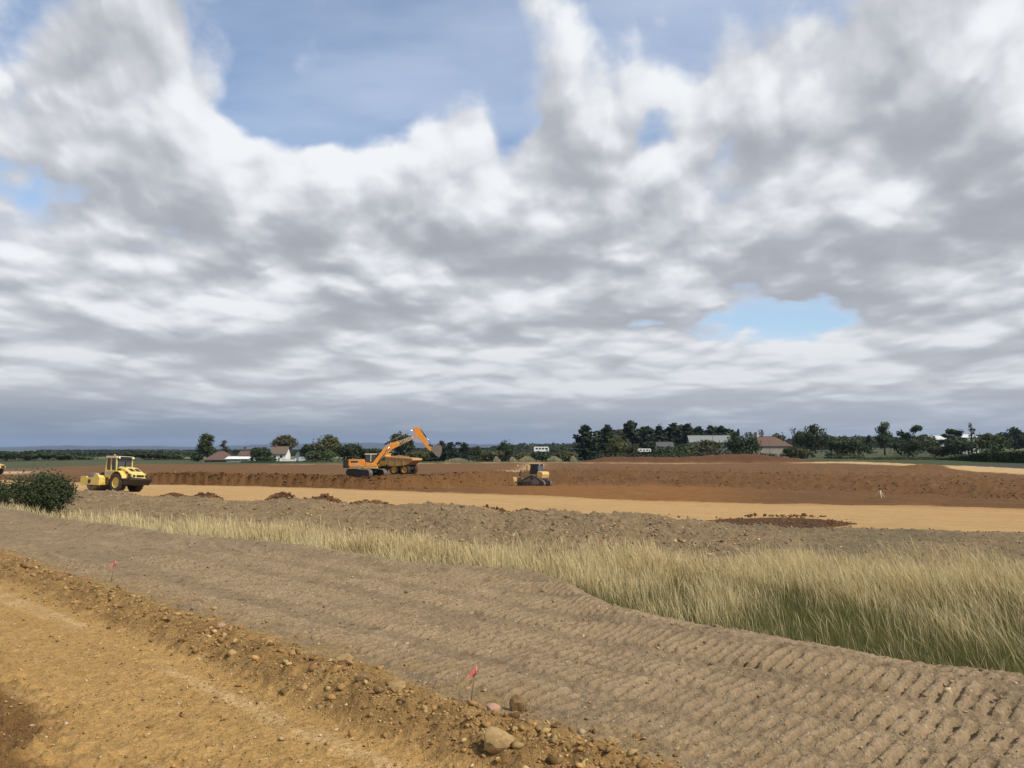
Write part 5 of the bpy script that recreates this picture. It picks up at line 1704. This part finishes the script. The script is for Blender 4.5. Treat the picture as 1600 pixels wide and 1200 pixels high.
# the near rear wheel stands at that point of the ground
off = Vector((math.cos(hd) * -1.45 - math.sin(hd) * .82, math.sin(hd) * -1.45 + math.cos(hd) * .82, 0))
roller.location = (rp.x - off.x, rp.y - off.y, 0)
settle(roller, hd, .03)

# --- excavator
def build_excavator():
    t = thing('excavator', 'orange tracked excavator with raised boom on the edge of the cut', 'excavator', (0, 0, 0))
    # undercarriage, turned under the house
    ua = math.radians(-46)
    u = bpy.data.objects.new('undercarriage', None); COL.objects.link(u); u.parent = t; u.rotation_euler = (0, 0, ua)
    def run(L, H):
        r = H / 2; x = L / 2 - r
        p = []
        for i in range(9):
            a = -math.pi / 2 + math.pi * i / 8
            p.append((x + r * math.cos(a), r + r * math.sin(a)))
        for i in range(9):
            a = math.pi / 2 + math.pi * i / 8
            p.append((-x + r * math.cos(a), r + r * math.sin(a)))
        return p
    for sgn in (-1, 1):
        y = sgn * 1.32
        tr = track_run(u, run(4.85, .98), y - .31, y + .31, M_STEEL)
        MB().prism([(-1.9, .35), (1.9, .35), (1.7, .78), (-1.7, .78)], y - .34, y + .34).build('track_frame', M_BLACK, tr)
        for i in range(7):
            MB().wheel(-1.5 + .5 * i, y, .20, [(.001, -.355), (.13, -.355), (.13, .355), (.001, .355)], 12).build('road_wheel', M_DARK, tr)
    MB().box(-1.0, 1.0, -1.05, 1.05, .50, .95, .05).build('car_body', M_BLACK, u)
    MB().lathe([(.75, .9), (.75, 1.18), (0.01, 1.18)], 24).build('slew_ring', M_BLACK, t, True)
    # house
    MB().box(-2.6, 1.55, -1.30, 1.30, 1.16, 1.34, .03).build('deck', M_CREAM, t)
    MB().prism([(-2.45, 1.36), (-2.62, 1.75), (-2.55, 2.35), (-.30, 2.40), (-.15, 2.05), (-.15, 1.36)], -1.42, -.40, .04).build('side_body', M_ORA, t)
    MB().box(-2.45, -.35, -.38, 1.28, 1.36, 2.40, .05).build('engine_bonnet', M_BLACK, t)
    MB().prism([(-.10, 1.36), (-.10, 1.98), (.9, 1.85), (1.55, 1.62), (1.55, 1.36)], -1.38, -.50, .04).build('tool_box', M_ORA, t)
    MB().box(-2.1, -1.1, -1.44, -1.425, 1.95, 2.18).build('side_vent', M_BLACK, t)
    MB().prism([(-2.5, 1.40), (-2.2, 1.40), (-2.55, 1.85), (-2.61, 1.75)], -1.44, -1.425).build('dark_stripe', M_BLACK, t)
    MB().box(-1.55, -.85, -1.45, -1.432, 1.62, 1.82).build('body_decal', M_GREYD, t)
    # counterweight with rounded tail
    n = 10
    out = [(-2.35, -1.42)] + [(-2.62 - .62 * math.sin(math.pi * i / n), -1.42 + 2.84 * i / n) for i in range(n + 1)] + [(-2.35, 1.42)]
    m = MB(); nn = len(out)
    vs = [(x, y, 1.18) for x, y in out] + [(x, y, 2.36) for x, y in out]
    m.add(vs, [tuple(range(nn)), tuple(range(2 * nn - 1, nn - 1, -1))] + [(i, nn + i, nn + (i + 1) % nn, (i + 1) % nn) for i in range(nn)])
    m.build('counterweight', M_BLACK, t)
    MB().tube([(-1.6, .5, 2.38), (-1.6, .5, 2.95), (-1.75, .5, 3.05)], .07, 8).build('exhaust', M_BLACK, t, True)
    MB().tube([(-2.3, -1.2, 2.38), (-2.3, -1.2, 2.78), (-1.2, -1.2, 2.78), (-.6, -1.2, 2.42)], .025, 6).build('hand_rail', M_BLACK, t)
    # cab on the far side of the boom
    MB().prism([(-.25, 1.36), (1.45, 1.36), (1.52, 1.9), (1.35, 3.06), (-.25, 3.06)], .42, 1.38, .04).build('cab', M_BLACK, t)
    MB().prism([(-.12, 2.0), (1.40, 1.98), (1.26, 2.95), (-.12, 2.95)], .405, .425).build('cab_window', M_CAB, t)
    MB().prism([(-.12, 2.0), (1.40, 1.98), (1.26, 2.95), (-.12, 2.95)], 1.375, 1.395).build('cab_window', M_CAB, t)
    MB().box(-.30, 1.40, .38, 1.42, 3.05, 3.16, .03).build('cab_roof', M_CREAM, t)
    MB().tube([(.55, .36, 2.05), (.55, .36, 3.05)], .05, 6).build('cab_post', M_CREAM, t)
    # boom (two bends), stick, bucket: outlines from the photograph
    y0, y1 = -.28, .28
    boom = MB().prism([(.75, 1.85), (1.05, 2.15), (2.0, 3.45), (2.55, 4.12), (3.3, 4.62), (4.3, 4.95), (6.45, 5.62), (6.85, 5.78), (7.0, 5.58), (6.75, 5.36), (4.55, 4.32), (3.55, 3.78), (2.75, 3.05), (1.35, 1.72), (1.1, 1.52), (.85, 1.58)], y0, y1, .04).build('boom', M_ORA, t)
    MB().prism([(4.55, 4.40), (6.35, 5.26), (6.25, 5.50), (4.35, 4.90)], y0 - .012, y0 + .01).build('boom_panel', M_BLACK, boom)
    fc = bpy.data.curves.new('boom_lettering', 'FONT')
    fc.body = 'HYUNDAI'; fc.size = .52; fc.extrude = .004; fc.align_x = 'CENTER'; fc.align_y = 'CENTER'; fc.space_character = 1.08
    fo = bpy.data.objects.new('boom_lettering', fc); COL.objects.link(fo); fo.parent = boom
    fc.materials.append(M_WHITE)
    fo.parent = None
    dgr = bpy.context.evaluated_depsgraph_get()
    fm = bpy.data.meshes.new_from_object(fo.evaluated_get(dgr))
    bpy.data.objects.remove(fo)
    fo = bpy.data.objects.new('boom_lettering', fm); COL.objects.link(fo); fo.parent = boom
    fo.matrix_local = Matrix.Translation((5.36, y0 - .024, 5.01)) @ Matrix.Rotation(-math.atan2(.73, 1.8), 4, 'Y') @ Matrix.Rotation(math.pi / 2, 4, 'X')
    MB().prism([(2.55, 3.55), (3.05, 3.98), (3.2, 3.86), (2.72, 3.42)], y0 - .012, y0 + .01).build('boom_decal', M_BLACK, boom)
    for sgn in (-1, 1):
        cylinder_ram(t, (1.35, sgn * .42, 1.45), (3.15, sgn * .36, 4.15), .11, 'boom_ram')
    cylinder_ram(t, (2.45, 0, 4.45), (6.55, 0, 6.62), .12, 'stick_ram')
    MB().prism([(6.50, 6.35), (6.48, 6.75), (6.85, 6.95), (7.25, 6.85), (7.55, 6.35), (8.95, 3.95), (9.05, 3.62), (8.88, 3.45), (8.68, 3.62), (7.15, 5.35), (6.8, 5.55)], -.20, .20, .03).build('stick', M_ORA, t)
    cylinder_ram(t, (7.42, 0, 6.62), (8.88, 0, 4.62), .10, 'bucket_ram')
    MB().prism([(8.55, 4.42), (8.72, 4.50), (9.25, 4.25), (9.22, 4.05)], -.26, .26).build('bucket_link', M_BLACK, t)
    # bucket: curled shell with side plates and teeth
    shell = [(8.95, 3.62), (9.35, 4.15), (9.75, 4.42), (10.2, 4.42), (10.45, 4.12), (10.45, 3.55), (10.28, 3.0), (10.08, 2.62)]
    inn = [(9.08, 3.60), (9.42, 4.04), (9.78, 4.30), (10.14, 4.30), (10.34, 4.07), (10.34, 3.56), (10.18, 3.04), (10.0, 2.68)]
    b = MB().prism(shell + inn[::-1], -.72, .72).build('bucket', M_STEEL, t)
    for sgn in (-1, 1):
        MB().prism(shell + [(9.55, 2.95)], sgn * .72 - .03, sgn * .72 + .03).build('side_plate', M_STEEL, b)
    for i in range(5):
        y = -.6 + .3 * i
        MB().prism([(9.98, 2.72), (10.12, 2.66), (9.98, 2.38)], y - .06, y + .06).build('tooth', M_DARK, b)
    return t
exc = build_excavator()
ep = at_d(572.5, 745, 116)
exc.location = (ep.x, ep.y, 0)
exc.rotation_euler = (0, 0, math.radians(7))
exc.location.z = gz(ep.x, ep.y, False) - .05

# --- articulated dump truck
def build_dumper(label):
    t = thing('dump_truck', label, 'dump truck', (0, 0, 0))
    for x in (2.6, -.9, -2.75):
        for sgn in (-1, 1):
            tyre(t, x, sgn * 1.05, .82, .62, M_YEL2, 20, outer=sgn)
    MB().box(-3.4, .6, -.40, .40, .85, 1.20, .03).build('rear_frame', M_BLACK, t)
    MB().box(.5, 3.4, -.50, .50, .75, 1.25, .03).build('front_frame', M_BLACK, t)
    MB().prism([(2.25, 1.25), (2.25, 2.18), (3.0, 2.12), (4.0, 1.85), (4.1, 1.25)], -.72, .72, .06).build('bonnet', M_YEL2, t)
    MB().box(4.08, 4.13, -.5, .5, 1.32, 1.75).build('grille', M_BLACK, t)
    for sgn in (-1, 1):
        MB().box(4.08, 4.14, sgn * .60 - .09, sgn * .60 + .09, 1.4, 1.6).build('headlight', M_LAMP, t)
        m = MB(); n = 8
        ring = [(2.6 + .98 * math.cos(a), .9 + .98 * math.sin(a)) for a in [math.radians(20 + 140 * i / n) for i in range(n + 1)]]
        inner = [(2.6 + .9 * math.cos(a), .9 + .9 * math.sin(a)) for a in [math.radians(20 + 140 * i / n) for i in range(n + 1)]]
        m.prism(ring + inner[::-1], *((.72, 1.36) if sgn > 0 else (-1.36, -.72))).build('mudguard', M_YEL2, t)
    MB().prism([(.95, 1.3), (2.25, 1.3), (2.35, 2.1), (2.15, 3.15), (1.0, 3.15), (.85, 2.1)], -.80, .80, .05).build('cab', M_YEL2, t)
    for sgn in (-1, 1):
        MB().prism([(1.02, 2.15), (2.18, 2.15), (2.04, 3.0), (1.1, 3.0)], sgn * .80 - .02, sgn * .80 + .02).build('cab_window', M_CAB, t)
    MB().add([(2.37, -.66, 2.15), (2.37, .66, 2.15), (2.21, .66, 3.0), (2.21, -.66, 3.0), (2.33, -.66, 2.15), (2.33, .66, 2.15), (2.17, .66, 3.0), (2.17, -.66, 3.0)], [(0, 1, 2, 3), (7, 6, 5, 4), (0, 4, 5, 1), (2, 6, 7, 3), (1, 5, 6, 2), (0, 3, 7, 4)]).build('windscreen', M_CAB, t)
    MB().box(.9, 2.25, -.85, .85, 3.14, 3.24, .03).build('cab_roof', M_YEL2, t)
    MB().tube([(.75, -.75, 1.4), (.75, -.75, 3.1)], .08, 8).build('exhaust', M_BLACK, t, True)
    # tipper body with ribs and a raised tail chute
    bd = MB().prism([(.55, 1.55), (.75, 2.75), (.55, 2.80), (-3.3, 2.55), (-4.25, 2.45), (-4.3, 2.2), (-3.2, 1.50), (-1.5, 1.28), (-.3, 1.28)], -1.42, 1.42, .05).build('tipper_body', M_TAN, t)
    for sgn in (-1, 1):
        MB().prism([(.62, 2.62), (.62, 2.78), (-4.2, 2.50), (-4.2, 2.34)], sgn * 1.42 - .06, sgn * 1.42 + .06).build('top_rail', M_ORA, bd)
        for x in (-.2, -1.4, -2.6):
            MB().prism([(x - .07, 1.4), (x + .07, 1.4), (x + .07, 2.6), (x - .07, 2.55)], sgn * 1.42 - .05, sgn * 1.42 + .05).build('rib', M_TAN, bd)
    MB().box(.58, 1.5, -1.3, 1.3, 2.78, 2.86).build('cab_guard', M_TAN, bd)
    g = np.random.default_rng(77)
    m = MB(); nx, ny = 16, 9
    V = []
    for i in range(nx):
        for j in range(ny):
            x = .55 - 4.3 * i / (nx - 1); y = -1.35 + 2.7 * j / (ny - 1)
            e = (1 - abs(2 * i / (nx - 1) - .85) ** 2.2) * (1 - abs(2 * j / (ny - 1) - 1) ** 2)
            V.append((x, y, 2.48 + .06 * (x + 2) + .40 * max(e, 0) + (.06 * g.normal() if e > .05 else -.05)))
    F = [(i * ny + j, i * ny + j + 1, (i + 1) * ny + j + 1, (i + 1) * ny + j) for i in range(nx - 1) for j in range(ny - 1)]
    m.add(V, F)
    m.build('soil_load', M_SOIL, bd)
    return t
dump = build_dumper('tan and orange articulated dump truck loaded with soil behind the excavator')
dp = at_d(618, 740, 125)
dump.location = (dp.x - .3, dp.y, 0)
settle(dump, math.radians(180 - 24), .05)
dump.scale = (.97, .97, .97)
dump2 = dup(dump, 'yellow dump truck cut off by the left edge of the photo beyond the bushes')
dump['group'] = 'dump trucks'; dump2['group'] = 'dump trucks'
q2 = at_d(2.5, 735, 150)
dump2.location = (q2.x - 3.6, q2.y, 0)
settle(dump2, math.radians(-4), .05)

# --- bulldozer
def build_dozer():
    t = thing('bulldozer', 'dusty yellow bulldozer with triangular tracks working in the excavation', 'bulldozer', (0, 0, 0))
    M = M_TAN
    M_DUSTY = mat('dusty_yellow_paint', (.60, .42, .15), .65, scale=2.5, var=.12, dirt=(.36, .24, .11), dirt_amt=.6)
    tri = [(-1.55, .02), (1.62, .02), (1.95, .12), (2.05, .38), (1.92, .62), (.15, 1.48), (-.18, 1.55), (-.45, 1.44), (-1.85, .66), (-1.98, .36), (-1.85, .10)]
    for sgn in (-1, 1):
        y = sgn * .98
        tr = track_run(t, tri, y - .30, y + .30, M_STEEL, pitch=.2, belt_m=M_DARK)
        MB().prism([(-1.5, .25), (1.7, .25), (1.6, .55), (.0, 1.25), (-.3, 1.25), (-1.5, .55)], y - .33, y + .33).build('track_frame', M_STEEL, tr)
        MB().wheel(-.15, y, 1.15, [(.001, -.35), (.26, -.35), (.30, -.31), (.30, .31), (.26, .35), (.001, .35)], 16).build('sprocket', M_DARK, tr)
        for x in (-1.5, 1.6):
            MB().wheel(x, y, .40, [(.001, -.35), (.28, -.35), (.28, .35), (.001, .35)], 16).build('idler', M_DARK, tr)
        # push arm
        MB().prism([(-.2, .42), (2.5, .40), (2.5, .60), (-.2, .62)], sgn * 1.42 - .08, sgn * 1.42 + .08).build('push_arm', M_DARK, t)
    MB().box(-1.7, 1.6, -.60, .60, .45, 1.15, .04).build('hull', M_DARK, t)
    MB().prism([(.45, 1.1), (2.05, 1.05), (2.12, 1.95), (.45, 2.12)], -.48, .48, .04).build('bonnet', M_TAN, t)
    MB().box(2.10, 2.14, -.40, .40, 1.15, 1.85).build('grille', M_BLACK, t)
    MB().prism([(-1.55, 1.10), (-.9, 1.10), (-.75, 1.75), (-.9, 2.05), (-1.55, 2.0), (-1.72, 1.65)], -1.05, 1.05, .06).build('fuel_tank', M_DUSTY, t)
    MB().box(-.9, .5, -.95, .95, 1.45, 1.62, .03).build('platform', M, t)
    MB().prism([(-.85, 1.62), (.48, 1.62), (.35, 2.95), (-.72, 2.95)], -.72, .72, .03).build('cab', M_CAB, t)
    for xb, xt in ((-.82, -.70), (.44, .32), (-.15, -.15)):
        for sgn in (-1, 1):
            MB().prism([(xb - .05, 1.62), (xb + .05, 1.62), (xt + .05, 2.96), (xt - .05, 2.96)], sgn * .735 - .03, sgn * .735 + .03).build('cab_post', M_BLACK, t)
    MB().box(-.9, .55, -.85, .85, 2.94, 3.08, .04).build('cab_roof', M_DARK, t)
    for sgn in (-1, 1):
        lp = MB().box(-.98, -.88, sgn * .62 - .1, sgn * .62 + .1, 2.86, 3.02).build('work_lamp', M_BLACK, t)
        MB().box(-.995, -.98, sgn * .62 - .08, sgn * .62 + .08, 2.88, 3.0).build('lens', M_LAMP, lp)
    MB().tube([(1.2, .28, 2.0), (1.2, .28, 2.75), (1.12, .28, 2.82)], .06, 8).build('exhaust', M_BLACK, t, True)
    MB().tube([(.75, -.28, 2.05), (.75, -.28, 2.35)], .10, 10).build('air_cleaner', M_LAMP, t, True)
    # blade, curved, with end bits and lift rams
    prof = [(2.62, .02), (2.52, .35), (2.52, .75), (2.62, 1.12), (2.70, 1.22), (2.76, 1.2), (2.64, .75), (2.64, .38), (2.78, .0)]
    MB().prism(prof, -1.65, 1.65).build('blade', M_TAN, t)
    for sgn in (-1, 1):
        cylinder_ram(t, (1.95, sgn * .56, 2.25), (2.52, sgn * .62, .70), .08, 'lift_ram')
    # ripper behind
    MB().box(-2.1, -1.7, -.55, .55, .65, .95, .03).build('ripper_beam', M_DARK, t)
    for y in (-.45, 0, .45):
        MB().prism([(-2.05, .95), (-1.92, .95), (-1.95, .35), (-2.15, .22), (-2.10, .5)], y - .05, y + .05).build('ripper_shank', M_DARK, t)
    return t
doz = build_dozer()
zp = at_d(836, 756, 131)
doz.location = (zp.x, zp.y, 0)
settle(doz, math.radians(180 - 29), .05)
doz.scale = (1.12, 1.12, 1.12)
doz.location.x += .05

# --- survey tripod
def build_tripod():
    d = min(np.arange(82, 112, .5), key=lambda q: abs(gz(at_d(1375, 778, q).x, q) - at_d(1375, 778, q).z))
    b = at_d(1375, 778, d)
    z = gz(b.x, b.y) - .02
    t = thing('survey_tripod', 'pale wooden survey tripod with an instrument on the brown slope at right', 'tripod', (b.x, b.y, z))
    H = 15.5 / FPX * d
    M_T = mat('tripod_wood', (.66, .60, .40), .6, var=.1)
    h = H - .28
    for a in (20, 140, 262):
        a = math.radians(a)
        lg = MB().tube([(.06 * math.cos(a), .06 * math.sin(a), h), (.33 * math.cos(a), .33 * math.sin(a), h * .5)], [.045, .045], 6).build('leg', M_T, t)
        MB().tube([(.33 * math.cos(a), .33 * math.sin(a), h * .5), (.62 * math.cos(a), .62 * math.sin(a), 0)], [.03, .022], 6).build('foot', M_T, lg)
    MB().lathe([(.001, h - .03), (.13, h - .03), (.13, h + .04), (.001, h + .04)], 12).build('head_plate', M_T, t)
    MB().box(-.08, .08, -.07, .07, h + .04, h + .27, .02).tube([(-.13, 0, h + .17), (.13, 0, h + .17)], .05, 8).build('instrument', M_DARK, t)
build_tripod()

# white survey peg out on the dug ground
pk = at_d(809, 730.5, 168)
t = thing('survey_peg', 'small white peg on the dug ground left of the bulldozer', 'peg', (pk.x, pk.y, gz(pk.x, pk.y)))
MB().box(-.06, .06, -.06, .06, -.2, .55).build('shaft', M_POLE, t)
MB().box(-.09, .09, -.09, .09, .40, .72, .02).build('cap', M_WHITE, t)
